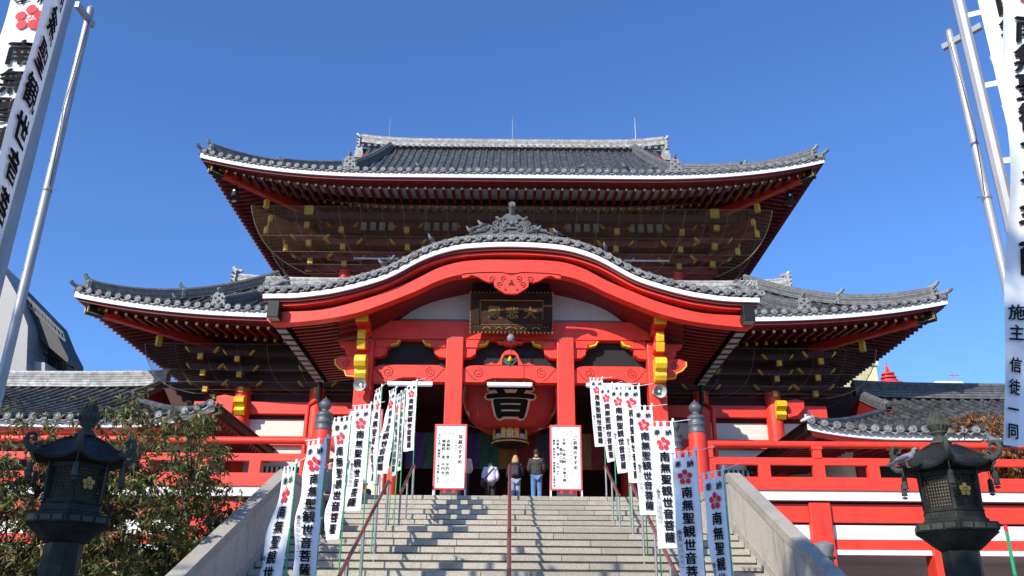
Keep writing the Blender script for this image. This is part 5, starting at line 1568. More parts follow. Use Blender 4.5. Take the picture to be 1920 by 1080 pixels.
# ------------------------------------------------------------------ wind bells at the roof corners
for sg, nm in ((-1, 'dark wind bell hanging under the upper left roof corner'), (1, 'dark wind bell hanging under the upper right roof corner')):
    c = Vector((sg*(UP.W-1.35), UP.Y0+1.35, UP.z0-.72+UP.lift(1.0)))
    r = thing('wind_bell', c, nm, 'wind bell', 'wind bells at the upper roof corners')
    m = MB(); m.tube([c+Vector((0, 0, .1)), c+Vector((0, 0, -.18))], .02, 6); m.build('hook', BLACK, r)
    m = MB(); m.lathe([(.02, -.15), (.12, -.18), (.16, -.25), (.17, -.45), (.20, -.62), (.22, -.66), (.19, -.66)], 14, c); bb = m.build('bell', BLACK, r, smooth=True)
    m = MB(); capmesh(m, c+Vector((0, -.185, -.38)), 'star', .05); m.build('gilt_mark', YELD, bb)
    m = MB(); m.tube([c+Vector((0, 0, -.6)), c+Vector((0, 0, -.8))], .01, 4); m.prism([(c.x-.14, c.z-.86), (c.x, c.z-.78), (c.x+.14, c.z-.86), (c.x, c.z-.92)], c.y-.01, c.y+.01); m.build('clapper_vane', BLACK, r)

# ------------------------------------------------------------------ dragon ornaments on the lower roof
DRG = paint('ornament_grey', (.20, .20, .195), .6, .3, 8, .3, 25)
def dragon(x, y, z, sg, label):
    r = local('ridge_dragon', label, 'roof ornament', 'dragon figures on the lower roof')
    m = MB(); m.tube([(0, 0, 0), (-.12, 0, .25), (.05, 0, .5), (.28, 0, .62), (.42, 0, .72), (.62, 0, .70), (.78, 0, .74)], [.16, .2, .17, .14, .15, .09, .03], 10)
    b = m.build('body', DRG, r, smooth='all')
    m = MB()
    for k in range(9):
        t = k/8; p = (-.05-.22*math.sin(t*3)+.38*t, 0, .15+.65*t)
        m.tube([p, (p[0]-.22, .05*(-1)**k, p[2]+.12), (p[0]-.34, .08*(-1)**k, p[2]+.28)], [.06, .045, .008], 6)
    m.tube([(.4, 0, .75), (.32, 0, .95), (.22, 0, 1.1)], [.05, .03, .006], 6)
    m.tube([(.55, 0, .62), (.7, 0, .56)], [.05, .02], 6)
    m.build('spines', DRG, b, smooth=True)
    m = MB(); m.tube([(.05, 0, .3), (.3, -.1, .22), (.35, -.12, .02)], [.08, .06, .05], 6); m.tube([(0, .1, .2), (-.3, .12, .15), (-.4, .12, 0)], [.09, .06, .05], 6); m.build('foreleg', DRG, r, smooth=True)
    r.location = (x, y, z); r.scale = (sg, 1, 1)
    return r
zt = LO.z(5.6, 9)
dragon(-10.55, 35.2, LO.z(4.35, 9)+.02, 1, 'grey tile dragon with raised spines on the left side of the lower roof')
dragon(10.45, 35.2, LO.z(4.35, 9)+.02, -1, 'grey tile dragon with raised spines on the right side of the lower roof')

# ------------------------------------------------------------------ curtains inside the hall
cols_ = [('purple', (.08, .03, .16)), ('green', (.02, .13, .06)), ('ochre', (.36, .16, .02)), ('purple', (.06, .03, .14)), ('green', (.02, .12, .06)), ('ochre', (.30, .14, .02)), ('red', (.25, .01, .015)), ('grey', (.06, .06, .07)), ('green', (.02, .12, .06)), ('ochre', (.3, .14, .02)), ('red', (.22, .01, .015))]
ct = thing('striped_curtain', (0, 29.6, FL), 'five coloured temple curtain hanging across the dark hall entrance', 'curtain')
x = -3.6
for k, (nm, c) in enumerate(cols_):
    w_ = .64
    m = MB(); rows = []
    for j in range(9):
        v = j/8; rows.append([(x+w_*i/6, 29.6-.05*math.sin(i*2.1+j*.5), zz(880, 29.6)+(1-v)*1.25) for i in range(7)])
    m.grid(rows); m.build('curtain_panel', paint('silk_'+nm, tuple(.6*q for q in c), .8, .25, 8), ct, smooth='all', fix=False, label=nm+' panel')
    x += w_
# entrance fittings: doors, dim lamps, rail
of = thing('offering_box', (0, 30.2, FL), 'dark wooden slatted offering box inside the entrance behind the visitors', 'offering box')
MB().box(-1.6, 1.6, 30.0, 30.9, FL, FL+.8).build('chest', DARK, of, bevel=.02)
m = MB()
for k in range(14): m.box(-1.5+k*.22, -1.42+k*.22, 29.98, 30.9, FL+.801, FL+.84)
m.build('slat', BLACK, of)
lp = thing('ceiling_tube_lamps', (0, 33, FL+3), 'thin glowing tube lamps deep inside the dark entrance', 'lamp')
le, ln, lb = nmat('lamp_glow'); lb.inputs['Emission Color'].default_value = (1, .95, .85, 1); lb.inputs['Emission Strength'].default_value = 1.6
for a, b in ((-70, -25), (24, 52)):
    MB().box(xx(a, 833, 32), xx(b, 833, 32), 32, 32.06, zz(833.6, 32), zz(832.6, 32)).build('tube', le, lp)
# ------------------------------------------------------------------ people
SKIN = paint('skin', (.50, .30, .21), .55, .05)
def skinned(name, verts, edges, radii, mat, parent, sub=2, root=0):
    me = bpy.data.meshes.new(name); me.from_pydata([tuple(v) for v in verts], edges, [])
    o = bpy.data.objects.new(name, me); col.objects.link(o)
    sk = o.modifiers.new('skin', 'SKIN'); sk.use_smooth_shade = True
    for i, r_ in enumerate(radii):
        d = me.skin_vertices[0].data[i]
        rr = r_ if isinstance(r_, tuple) else (r_, r_)
        d.radius = rr; d.use_root = (i == root)
    ss = o.modifiers.new('sub', 'SUBSURF'); ss.levels = sub; ss.render_levels = sub
    dg = bpy.context.evaluated_depsgraph_get()
    nm = bpy.data.meshes.new_from_object(o.evaluated_get(dg))
    bpy.data.objects.remove(o); bpy.data.meshes.remove(me)
    nm.name = name; nm.materials.clear(); nm.materials.append(mat)
    ob = bpy.data.objects.new(name, nm); col.objects.link(ob); ob['_o'] = [0, 0, 0]
    if parent is not None: ob.parent = parent
    return ob
def person(label, loc, rotz, h, top_c, leg_c, hair_c, shoe_c, bow=0.0, arms=((.30, 0), (.30, 0)), longhair=False, stance=.10, jacket_len=.0, quilt=False, puffy=False, stride=0.0):
    """facing -Y locally (rotz turns); arms: (elbow bend, forward swing) per side"""
    k = h/1.79
    r = local('person', label, 'person')
    def V(x, y, z):
        if z > .95:       # bend at the hips
            dz, dy = z-.95, y
            c, s_ = math.cos(bow), math.sin(bow)
            y, z = dy*c - dz*s_, .95 + dz*c + dy*s_*1.0
        return Vector((x, y, z))
    J = {}; vs = []; rad = []; ed = []
    def add(n, p, r_, par=None):
        J[n] = len(vs); vs.append(V(*p)); rad.append(r_)
        if par: ed.append((J[par], J[n]))
    add('pelvis', (0, 0, .95), (.155, .11)); add('waist', (0, 0, 1.08), (.135, .10), 'pelvis'); add('chest', (0, .01, 1.28), (.155, .115), 'waist'); add('upchest', (0, .02, 1.40), (.13, .09), 'chest')
    add('neck', (0, .0, 1.49), .055, 'upchest'); add('jaw', (0, -.015, 1.555), (.062, .07), 'neck'); add('head', (0, 0, 1.62), (.078, .095), 'jaw'); add('crown', (0, .01, 1.685), (.062, .075), 'head')
    for s_, (eb, fw) in zip((-1, 1), arms):
        n = 'L' if s_ > 0 else 'R'
        add('sh'+n, (s_*.17, .015, 1.40), .06, 'upchest')
        el = (s_*.235, .03-fw*.2, 1.13); wr = (s_*(.235-eb*.12), .0-fw*.5-eb*.22, .90+eb*.28)
        add('el'+n, el, .042, 'sh'+n); add('wr'+n, wr, .028, 'el'+n)
        ha = (wr[0]-s_*.0, wr[1]-.01-eb*.06, wr[2]-.085+eb*.05); add('pa'+n, ha, (.034, .02), 'wr'+n)
        add('hip'+n, (s_*.085, 0, .88), .088, 'pelvis')
        st_ = stride*s_
        add('kn'+n, (s_*stance*.95, -.03-st_*.5-abs(stride)*.1, .50), .058, 'hip'+n); add('an'+n, (s_*stance, .02-st_, .10), .040, 'kn'+n); add('to'+n, (s_*stance*1.15, -.13-st_, .035), (.04, .028), 'an'+n)
    body = skinned('body', vs, ed, rad, SKIN, r)
    # fingers
    m = MB()
    for s_, n in ((-1, 'R'), (1, 'L')):
        pa, wr = vs[J['pa'+n]], vs[J['wr'+n]]; d = (pa-wr).normalized(); sd = Vector((0, 1, 0)); sd = (sd-d*sd.dot(d)).normalized()
        for q, ln in ((-.024, .065), (-.008, .078), (.008, .074), (.024, .06)):
            b = pa+d*.015+sd*q; m.tube([b, b+d*ln*.5+Vector((-s_*.006, 0, 0)), b+d*ln+Vector((-s_*.02, 0, 0))], [.010, .009, .006], 6)
        b = pa-d*.01-sd*.03; m.tube([b, b-sd*.02+d*.03, b-sd*.022+d*.055], [.011, .010, .007], 6)
    for s_ in (-1, 1):
        e = V(s_*.078, .0, 1.615); m.lathe([(.002, -.012), (.028, -.006), (.03, .004), (.01, .012)], 8, e, axis='x', sy=1.0)
    m.tube([V(0, -.085, 1.64), V(0, -.112, 1.60), V(0, -.09, 1.588)], [.010, .017, .012], 6)
    me_ = m.build('hand_and_ear_detail', SKIN, body, smooth=True)
    # clothing
    tv = ['pelvis', 'waist', 'chest', 'upchest', 'shL', 'elL', 'wrL', 'shR', 'elR', 'wrR']
    idx = {n: i for i, n in enumerate(tv)}
    cv = [vs[J[n]] for n in tv]; cv[0] = V(0, .0, .93-jacket_len)
    g_ = .035 if puffy else .022
    cr = [(.185+g_*.5, .14+g_*.4), (.165+g_, .125+g_), (.175+g_, .135+g_), (.145+g_, .105+g_), .08+g_*.6, .058+g_*.8, .042+g_*.6, .08+g_*.6, .058+g_*.8, .042+g_*.6]
    for n in ('L', 'R'): cv[idx['wr'+n]] = cv[idx['el'+n]].lerp(vs[J['wr'+n]], .93)
    ce = [(0, 1), (1, 2), (2, 3), (3, 4), (4, 5), (5, 6), (3, 7), (7, 8), (8, 9)]
    jm = paint('jacket', top_c, .8, .12, 10, .6 if (quilt or puffy) else .25, 14)
    if quilt:
        nt_ = jm.node_tree; b_ = nt_.nodes['Principled BSDF']
        vo = nt_.nodes.new('ShaderNodeTexVoronoi'); vo.inputs['Scale'].default_value = 16; tc = nt_.nodes.new('ShaderNodeTexCoord'); nt_.links.new(tc.outputs['Object'], vo.inputs['Vector'])
        bp = nt_.nodes.new('ShaderNodeBump'); bp.inputs['Strength'].default_value = 1; bp.inputs['Distance'].default_value = .03; bp.invert = True
        nt_.links.new(vo.outputs['Distance'], bp.inputs['Height']); nt_.links.new(bp.outputs[0], b_.inputs['Normal'])
    jk = skinned('jacket', cv, ce, cr, jm, r)
    # collar
    m = MB(); c0 = V(0, .012, 1.445); m.lathe([(.085, 0), (.095, .03), (.085, .065), (.06, .06)], 12, c0, sx=1, sy=.95); m.build('collar', jm, jk, smooth=True)
    lv = ['pelvis', 'hipL', 'knL', 'anL', 'hipR', 'knR', 'anR']; lx = [vs[J[n]] for n in lv]
    skinned('trousers', lx, [(0, 1), (1, 2), (2, 3), (0, 4), (4, 5), (5, 6)], [(.165, .125), .105, .078, .066, .105, .078, .066], paint('trousers', leg_c, .85, .2, 8), r)
    for n in ('L', 'R'):
        a, b = vs[J['an'+n]], vs[J['to'+n]]
        m = MB(); m.tube([a+Vector((0, .05, -.04)), a+Vector((0, .03, -.05)), (a+b)/2+Vector((0, 0, -.02)), b+Vector((0, 0, .0)), b+Vector((0, -.05, 0))], [.03, .05, .052, .045, .015], 10); m.build('shoe', paint('shoe', shoe_c, .5), r, smooth='all')
    hc = vs[J['head']]; hp = []
    hm = MB()
    for i in range(9):
        t = i/8; ph = t*PI*.62
        for j in range(18): pass
    rows = []
    for i in range(9):
        ph = .02+i/8*PI*.60; row = []
        for j in range(19):
            a = 2*PI*j/18; front = max(0, -math.sin(a))
            p2 = ph*(1-.38*front)
            row.append(hc+Vector((.094*math.sin(p2)*math.cos(a), .012+.115*math.sin(p2)*math.sin(a), .022+.118*math.cos(p2)+.004*math.sin(7*a+i))))
        rows.append(row)
    hm.grid(rows)
    if longhair:
        for j in range(13):
            a = PI*(-.05+1.1*j/12); x = .085*math.cos(a); y = .012+.10*math.sin(a)
            hm.tube([hc+Vector((x, y, .02)), hc+Vector((x*1.15, y*1.1, -.1)), hc+Vector((x*1.0, y*1.05+.02, -.24-.02*math.sin(j*2.3)))], [.026, .03, .012], 6)
    hr = hm.build('hair', paint('hair', hair_c, .55, .3, 20, .5, 60), r, smooth='all')
    r.scale = (k, k, k); r.location = loc; r.rotation_euler = (0, 0, rotz)
    
    return r, vs, J, V, jk
BK = PI   # facing into the hall
p1, vs1, J1, V1, _ = person('person in a white jacket and dark trousers with a black shoulder strap, leaning forward', (-.60, 27.0, FL), BK+.1, 1.66, (.72, .74, .86), (.03, .03, .032), (.02, .018, .016), (.02, .02, .02), bow=.26, arms=((.5, .1), (.2, .05)), puffy=True, jacket_len=.02)
m = MB(); m.tube([V1(-.14, .06, 1.46), V1(-.10, .168, 1.38), V1(.05, .185, 1.2), V1(.2, .13, 1.0)], .017, 6); m.build('shoulder_strap', BLACK, p1)
m = MB().cbox(V1(.27, .10, .93), (.12, .24, .2), Matrix.Rotation(.2, 4, 'X')).build('shoulder_bag', paint('bag_brown', (.06, .045, .03), .6), p1, bevel=.03)
p2, vs2, J2, V2, _ = person('blonde person in a black hooded jacket and pale jeans with a small black backpack', (.17, 26.35, FL), BK-.05, 1.62, (.018, .018, .02), (.25, .33, .48), (.48, .30, .13), (.1, .1, .1), arms=((.75, .15), (.2, 0)), longhair=True, puffy=True)
m = MB(); m.lathe([(.04, -.09), (.13, -.06), (.15, 0), (.11, .05), (.05, .06)], 14, V2(0, .13, 1.43), sy=.6); m.build('hood', paint('hood_black', (.016, .016, .018), .85), p2, smooth=True)
m = MB().cbox(V2(0, .215, 1.2), (.26, .12, .34)).build('backpack', paint('pack_black', (.022, .022, .024), .6), p2, bevel=.05)
m = MB()
for q in (-1, 1): m.tube([V2(q*.09, .2, 1.36), V2(q*.11, .1, 1.47), V2(q*.12, -.05, 1.46)], .02, 6)
m.build('strap', BLACK, bpy.data.objects[p2.children[-1].name])
p3, *_ = person('tall person in a dark quilted jacket and blue jeans standing with back turned', (.80, 26.05, FL), BK-.08, 1.76, (.045, .043, .04), (.10, .20, .38), (.015, .014, .013), (.05, .05, .05), arms=((.55, .25), (.55, .25)), quilt=True, jacket_len=.04)
p4, *_ = person('person in a beige coat almost hidden behind the left notice board', (-1.34, 25.35, FL), BK+.2, 1.55, (.50, .47, .38), (.05, .045, .04), (.03, .02, .015), (.1, .1, .1), arms=((.4, .1), (.4, .1)), puffy=True)
p5, *_ = person('person in a navy puffer jacket coming down the stairs behind the large left banner', (-3.82, YM-.55, floor_z(YM-.55)), .15, 1.72, (.025, .03, .05), (.03, .03, .032), (.02, .015, .012), (.55, .55, .55), arms=((.15, 0), (.15, -.05)), puffy=True, stride=.1)
p6, *_ = person('passer-by whose dark hair just shows at the bottom edge on the left', (xx(-572, 1074, 3.1), 3.1, 0), BK, 1.80, (.05, .05, .06), (.03, .03, .04), (.012, .011, .01), (.05, .05, .05))
# ------------------------------------------------------------------ small bag on the landing
bgx = thing('orange_bag', (-.13, 25.2, FL), 'small orange bag standing on the landing beside the middle handrail', 'bag')
MB().lathe([(.11, 0), (.14, .05), (.13, .16), (.07, .2)], 10, (-.13, 25.2, FL), sy=.6).build('pouch', paint('bag_orange', (.55, .24, .03), .7, .2, 12), bgx, smooth=True)
m = MB(); m.tube([(-.18, 25.2, FL+.19), (-.13, 25.2, FL+.29), (-.08, 25.2, FL+.19)], .008, 5); m.build('handle', BLACK, bgx)

# ------------------------------------------------------------------ pigeons
PG = paint('pigeon_grey', (.17, .18, .20), .7, .3, 20)
def pigeon(): 
    r = local('pigeon', 'pigeon', 'pigeon', 'pigeons on the roofs')
    m = MB(); m.tube([(.17, 0, .06), (.09, 0, .09), (0, 0, .115), (-.08, 0, .145), (-.115, 0, .19), (-.125, 0, .225), (-.15, 0, .235), (-.175, 0, .228)], [.012, .045, .06, .052, .034, .03, .02, .004], 9)
    b = m.build('body', PG, r, smooth='all')
    m = MB()
    for q in (-1, 1): m.tube([(-.05, q*.05, .13), (.04, q*.055, .11), (.14, q*.03, .075)], [.02, .03, .006], 6)
    m.build('wing', paint('pigeon_dark', (.08, .085, .10), .7), b, smooth=True)
    m = MB(); m.tube([(.10, 0, .075), (.2, 0, .05), (.24, 0, .04)], [.02, .028, .02], 6); m.build('tail', paint('pigeon_tail', (.06, .06, .07), .7), b, smooth=True)
    m = MB()
    for q in (-1, 1): m.tube([(-.01, q*.02, .07), (-.015, q*.02, 0), (-.04, q*.02, 0)], .005, 5)
    m.build('leg', paint('pigeon_leg', (.4, .1, .08), .6), r)
    return r
def verge(dx): 
    x, z = at(dx, interp(Bt, abs(dx))-19, YP); return x, YP-.02, z+.12
pg = pigeon()
spots = []
for dx, rz, nm in ((-242, .3, 'pigeon on the arched verge left, lowest of the left three'), (-228, 2.6, 'second pigeon up the left slope of the arched verge'), (-77, .5, 'pigeon left of the crest tile at its foot'), (-66, 3.3, 'pigeon next to the crest tile on its left wing'), (-55, .2, 'pigeon highest on the left wing of the crest tile'), (45, 2.9, 'pale pigeon right of the crest tile on a round end tile'), (85, .4, 'pigeon right of the crest tile on the verge'), (176, 1.2, 'pigeon midway down the right slope of the verge'), (-150, .9, 'pigeon between the left slope pigeons and the crest tile')):
    spots.append((verge(dx) if not -70 < dx < -50 else (verge(dx)[0], YP+.1, at(dx, 432 if dx < -60 else 426, YP)[1]), rz, nm))
for x, rz, nm in ((5.1, .6, 'pigeon on the upper eave tiles right of centre'), (3.1, 2.8, 'pigeon on the upper eave tiles just right of the middle rod'), (-4.2, .2, 'pigeon on the upper eave tiles left of centre'), (6.4, 3.0, 'pigeon on the upper eave tiles beyond the right rod')):
    p = UP.front(x, .05); spots.append(((p.x, p.y-.03, p.z+.13), rz, nm))
for x, rz, nm in ((-12.9, .8, 'pigeon on the lower left eave tiles near the end tile'), (12.4, 2.4, 'pigeon on the lower right eave tiles')):
    p = LO.front(x, .05); spots.append(((p.x, p.y-.03, p.z+.13), rz, nm))
spots.append(((5.07+.45, 9.65, 3.60), .0, 'pigeon perched on a curled tip of the right bronze lantern'))
spots.append(((5.12-.66, 9.7, 3.42), 2.6, 'pigeon half hidden behind the left curls of the right bronze lantern'))
for i, (loc, rz, nm) in enumerate(spots):
    o = pg if i == 0 else copy_tree(pg)
    o.location = loc; o.rotation_euler = (0, 0, rz); o['label'] = nm
    s_ = random.uniform(.9, 1.1)*(1.15 if loc[1] > 30 else 1.0)
    if loc[1] < 12: s_ = .85
    o.scale = (s_,)*3
# flying bird
fx, fz = at2(557, 783, 23.5)
fb_ = thing('flying_pigeon', (fx, 23.5, fz), 'white pigeon flying with raised wings in front of the right wing roof', 'pigeon')
PW = paint('pigeon_white', (.55, .56, .6), .7)
m = MB(); m.tube([(fx-.22, 23.5, fz-.10), (fx-.1, 23.5, fz-.05), (fx, 23.5, fz), (fx+.1, 23.5, fz+.03), (fx+.17, 23.5, fz+.02)], [.03, .05, .065, .045, .01], 8); m.build('body', PW, fb_, smooth=True)
m = MB()
for q in (-1, 1):
    rows = [[(fx-.09+.02*k, 23.5+q*(.04+.05*k), fz+.02+.05*k-.004*k*k), (fx+.09-.012*k+q*.02*k, 23.5+q*(.04+.05*k), fz+.03+.05*k-.004*k*k)] for k in range(5)]
    m.grid(rows)
m.build('wing', PW, fb_, fix=False)

# ------------------------------------------------------------------ shrubs and trees
def leafmat(name, cs, rough=.5):
    m, nt_, b = nmat(name); N, L = nt_.nodes, nt_.links
    g_ = N.new('ShaderNodeNewGeometry'); cr = N.new('ShaderNodeValToRGB')
    el = cr.color_ramp.elements
    el[0].position = 0; el[0].color = (*cs[0], 1); el[1].position = 1; el[1].color = (*cs[-1], 1)
    for i, c in enumerate(cs[1:-1]): e = el.new((i+1)/(len(cs)-1)); e.color = (*c, 1)
    L.new(g_.outputs['Random Per Island'], cr.inputs['Fac']); L.new(cr.outputs['Color'], b.inputs['Base Color'])
    b.inputs['Roughness'].default_value = rough
    t = N.new('ShaderNodeBsdfTranslucent'); L.new(cr.outputs['Color'], t.inputs['Color'])
    mx = N.new('ShaderNodeMixShader'); mx.inputs['Fac'].default_value = .3
    L.new(b.outputs[0], mx.inputs[1]); L.new(t.outputs[0], mx.inputs[2]); L.new(mx.outputs[0], N['Material Output'].inputs['Surface'])
    return m
LEAF = leafmat('shrub_leaf', [(.035, .065, .02), (.16, .22, .05), (.38, .38, .12), (.07, .11, .03), (.09, .12, .03), (.26, .08, .045), (.52, .48, .2)])
LEAFD = leafmat('pine_leaf', [(.015, .035, .012), (.03, .06, .02), (.05, .07, .03)])
LEAFA = leafmat('autumn_leaf', [(.35, .10, .02), (.45, .20, .05), (.30, .22, .06), (.25, .05, .02), (.40, .28, .10)])
BARK = paint('bark', (.06, .045, .035), .9, .3, 12, .5, 30)
def leaf(mb, p, d, L_, w_, up):
    d = d.normalized(); s_ = d.cross(up)
    if s_.length < 1e-3: s_ = d.orthogonal()
    s_.normalize(); n = s_.cross(d)
    a = p; b = p+d*L_*.45+n*L_*.06; c = p+d*L_-n*L_*.12
    mb.add([a, b+s_*w_/2, c, b-s_*w_/2], [(0, 1, 2, 3)])
def tree(label, base, H, crown, nl, lsize, mat, cat='shrub', trunk_r=.06, stems=4, name='leafy_shrub', clusters=60, group=None, seed=1, drop=.5, nper=5):
    rnd = random.Random(seed)
    r = thing(name, base, label, cat, group)
    bx, by, bz = base; cx, cy, cz, rx, ry, rz = crown
    br = MB(); cl = []
    for k in range(clusters):
        while True:
            q = Vector((rnd.uniform(-1, 1), rnd.uniform(-1, 1), rnd.uniform(-1, 1)))
            if .25 < q.length < 1: break
        q = q*(1.0+.12*math.sin(q.x*9+seed)+.1*math.sin(q.z*11))
        c_ = Vector((cx+q.x*rx, cy+q.y*ry, cz+q.z*rz))
        if group == 'leafy shrubs left of the stairs' and c_.x > -5.35: c_.x = -5.35-rnd.uniform(0, .5)
        cl.append(c_)
    mains = []
    for s_ in range(stems):
        a = s_*2*PI/stems+rnd.random(); t = Vector((cx+math.cos(a)*rx*.45, cy+math.sin(a)*ry*.45, cz+rz*rnd.uniform(-.1, .5)))
        b = Vector((bx+math.cos(a)*.15, by+math.sin(a)*.15, bz)); mid = b.lerp(t, .5)+Vector((rnd.uniform(-.2, .2), rnd.uniform(-.2, .2), .15))
        pts = [b, b.lerp(mid, .5)+Vector((rnd.uniform(-.06, .06), 0, 0)), mid, mid.lerp(t, .5)+Vector((rnd.uniform(-.15, .15), 0, .05)), t]
        br.tube(pts, [trunk_r, trunk_r*.85, trunk_r*.65, trunk_r*.42, trunk_r*.2], 7); mains += pts[1:]
    tw = MB()
    for c in cl:
        m0 = min(mains, key=lambda q: (q-c).length+rnd.random()*.5)
        md = m0.lerp(c, .5)+Vector((rnd.uniform(-.15, .15), rnd.uniform(-.15, .15), rnd.uniform(0, .2)))
        tw.tube([m0, md, c], [trunk_r*.25, trunk_r*.18, .006], 5)
    lf = MB()
    per = nl//clusters
    for c in cl:
        cs = rnd.uniform(.2, .42)*min(rx, rz)*.5
        for k in range(per//nper):
            q = Vector((rnd.gauss(0, 1), rnd.gauss(0, 1), rnd.gauss(0, .8)))*cs*.6
            p = c+q
            if group == 'leafy shrubs left of the stairs' and p.x > -5.2 and p.z < 5.6: continue
            ax = Vector((rnd.uniform(-1, 1), rnd.uniform(-1, 1), rnd.uniform(-drop, .6)))
            for j in range(nper):      # a whorl of leaves on a twig end
                d = ax.normalized()*.6+Vector((rnd.uniform(-1, 1), rnd.uniform(-1, 1), rnd.uniform(-1, .5)-drop*.4))
                L_ = lsize*rnd.uniform(.7, 1.3); leaf(lf, p, d, L_, L_*.30, Vector((rnd.uniform(-.5, .5), rnd.uniform(-.5, .5), 1)))
    t_ = br.build('trunk', BARK, r, smooth=True); tw.build('twigs', BARK, t_, smooth=True)
    lf.build('crown', mat, r, fix=False)
    return r
tree('bushy shrub with long yellow green leaves between the left lantern and the parapet', (-6.7, 15.0, 0), 5, (-6.45, 15.6, CAMZ+1.75, 1.85, 2.1, 2.1), 26000, .135, LEAF, seed=3, clusters=150, stems=6, group='leafy shrubs left of the stairs')
tree('tall shrub with brown green leaves behind the left bronze lantern', (-8.6, 14.0, 0), 5, (-8.5, 14.2, CAMZ+1.35, 1.7, 1.5, 2.1), 16000, .13, LEAF, seed=5, clusters=100, stems=5, group='leafy shrubs left of the stairs')
tree('dense shrub with drooping leaves at the bottom left corner', (-7.0, 10.4, 0), 4, (-7.15, 10.6, CAMZ+.25, .95, 1.0, 1.7), 6000, .14, LEAF, seed=8, clusters=60, stems=4, group='leafy shrubs left of the stairs')
tree('low part shaded shrub against the foot of the left parapet', (-6.1, 12.6, 0), 3, (-6.3, 12.6, CAMZ-.3, .7, 1.3, 1.4), 6500, .14, LEAF, seed=9, clusters=60, stems=4, group='leafy shrubs left of the stairs')
tree('dark pine bough reaching in at the left edge beside the wing roof', (-9.6, 12.2, 0), 5, (-8.75, 13.0, CAMZ+3.3, .8, .6, .35), 3500, .12, LEAFD, 'tree', .08, 2, 'pine_tree', 34, seed=11, drop=.0)
tree('autumn tree with orange leaves behind the right balcony rail', (15.2, 25.6, 0), 7, (15.3, 25.4, CAMZ+4.9, 2.0, 1.2, 1.6), 9000, .17, LEAFA, 'tree', .12, 4, 'autumn_tree', 90, seed=13)
tree('red leaved maple sprig over the eave of the right wing roof', (13.9, 26.2, FL-.3), 3, (13.7, 26.0, CAMZ+6.2, .55, .35, .18), 900, .10, LEAFA, 'tree', .04, 2, 'maple_tree', 14, seed=15)

# green bamboo pole at the lower right
r = thing('bamboo_pole', (6.95, 11.8, 0), 'thin green pole with a red tip standing at the lower right edge', 'pole')
x0, z0 = at(933, 990, 11.8); x1, z1 = at(950, 1075, 11.8)
m = MB(); m.tube([(x1+.02, 11.8, 0), (x1, 11.8, z1), (x0, 11.8, z0)], .022, 7); m.build('stem', PGREEN, r, smooth=True)
m = MB(); m.tube([(x0, 11.8, z0+.001), (x0-.003, 11.8, z0+.09)], .024, 7); m.build('tip', PRED, r)
# weathered stone post behind the right parapet
r = thing('stone_post', (6.3, 16.5, 0), 'grey weathered post top peeping over the right parapet', 'post')
x0, z0 = at(588, 1012, 16.5)
m = MB(); m.lathe([(.16, 0), (.16, z0-.2), (.19, z0-.15), (.19, z0-.05), (.10, z0), (.003, z0+.02)], 12, (x0, 16.5, 0)); m.build('shaft', LEADG, r, smooth=True)
m = MB(); m.lathe([(.2, z0-.3), (.2, z0-.26)], 12, (x0, 16.5, 0)); m.build('band', BRONZEL, r)

# ------------------------------------------------------------------ buildings behind
TIL = nmat('facade_tile'); tm, tn, tb = TIL
br_ = tn.nodes.new('ShaderNodeTexBrick'); tcx = tn.nodes.new('ShaderNodeTexCoord'); mpp = tn.nodes.new('ShaderNodeMapping'); mpp.inputs['Rotation'].default_value = (PI/2, 0, 0)
tn.links.new(tcx.outputs['Object'], mpp.inputs['Vector']); tn.links.new(mpp.outputs[0], br_.inputs['Vector'])
br_.inputs['Scale'].default_value = 3.0; br_.inputs['Color1'].default_value = (.32, .31, .29, 1); br_.inputs['Color2'].default_value = (.29, .28, .265, 1); br_.inputs['Mortar'].default_value = (.22, .22, .21, 1); br_.offset = 0; br_.inputs['Mortar Size'].default_value = .03
tn.links.new(br_.outputs['Color'], tb.inputs['Base Color']); tb.inputs['Roughness'].default_value = .5
YA = 60
ap = thing('apartment_block', (-34, YA, 0), 'grey tiled apartment block with dark slanted top floors behind the left flagpoles', 'building')
def AP(lst, Y): return [at2(a-958, b, Y) for a, b in lst]
wallp = AP([(-60, 440), (2, 500), (30, 550), (52, 612), (48, 720), (48, 830), (-60, 830)], YA)
w1 = MB().prism(wallp, YA, YA+3).build('wall', tm, ap)
dk = AP([(-10, 497), (18, 520), (96, 600), (112, 640), (128, 672), (126, 680), (46, 612), (20, 548)], YA+1.5)
MB().prism(dk, YA+1.5, YA+4).build('slanted_roof', paint('dark_cladding', (.03, .03, .034), .6), ap)
bk = AP([(46, 612), (126, 680), (118, 714), (120, 830), (34, 830)], YA+4)
b1 = MB().prism(bk, YA+4.01, YA+7).build('upper_storeys', paint('dark_wall', (.10, .10, .10), .8), ap)  # even dark grey, deeper than the tiled wall
for (a, b, c, d) in ((36, 674, 84, 690), (40, 760, 120, 776)):
    p = AP([(a, b), (c, b+6), (c, d+6), (a, d)], YA+1.0)
    MB().prism(p, YA+1.0, YA+3.6).build('balcony_slab', CONC, ap)
m = MB()
A = AP([(52, 650), (138, 690)], YA+2.4); B = AP([(52, 668), (135, 705)], YA+2.4)
for k in range(16):
    t = k/15; m.tube([(A[0][0]+(A[1][0]-A[0][0])*t, YA+2.4, A[0][1]+(A[1][1]-A[0][1])*t), (B[0][0]+(B[1][0]-B[0][0])*t, YA+2.4, B[0][1]+(B[1][1]-B[0][1])*t)], .04, 4)
m.tube([(A[0][0], YA+2.4, A[0][1]), (A[1][0], YA+2.4, A[1][1])], .06, 4)
m.build('balcony_rail', BLACK, ap)
m = MB(); A = AP([(36, 545), (118, 625)], YA+1.3); B = AP([(38, 560), (122, 640)], YA+1.3)
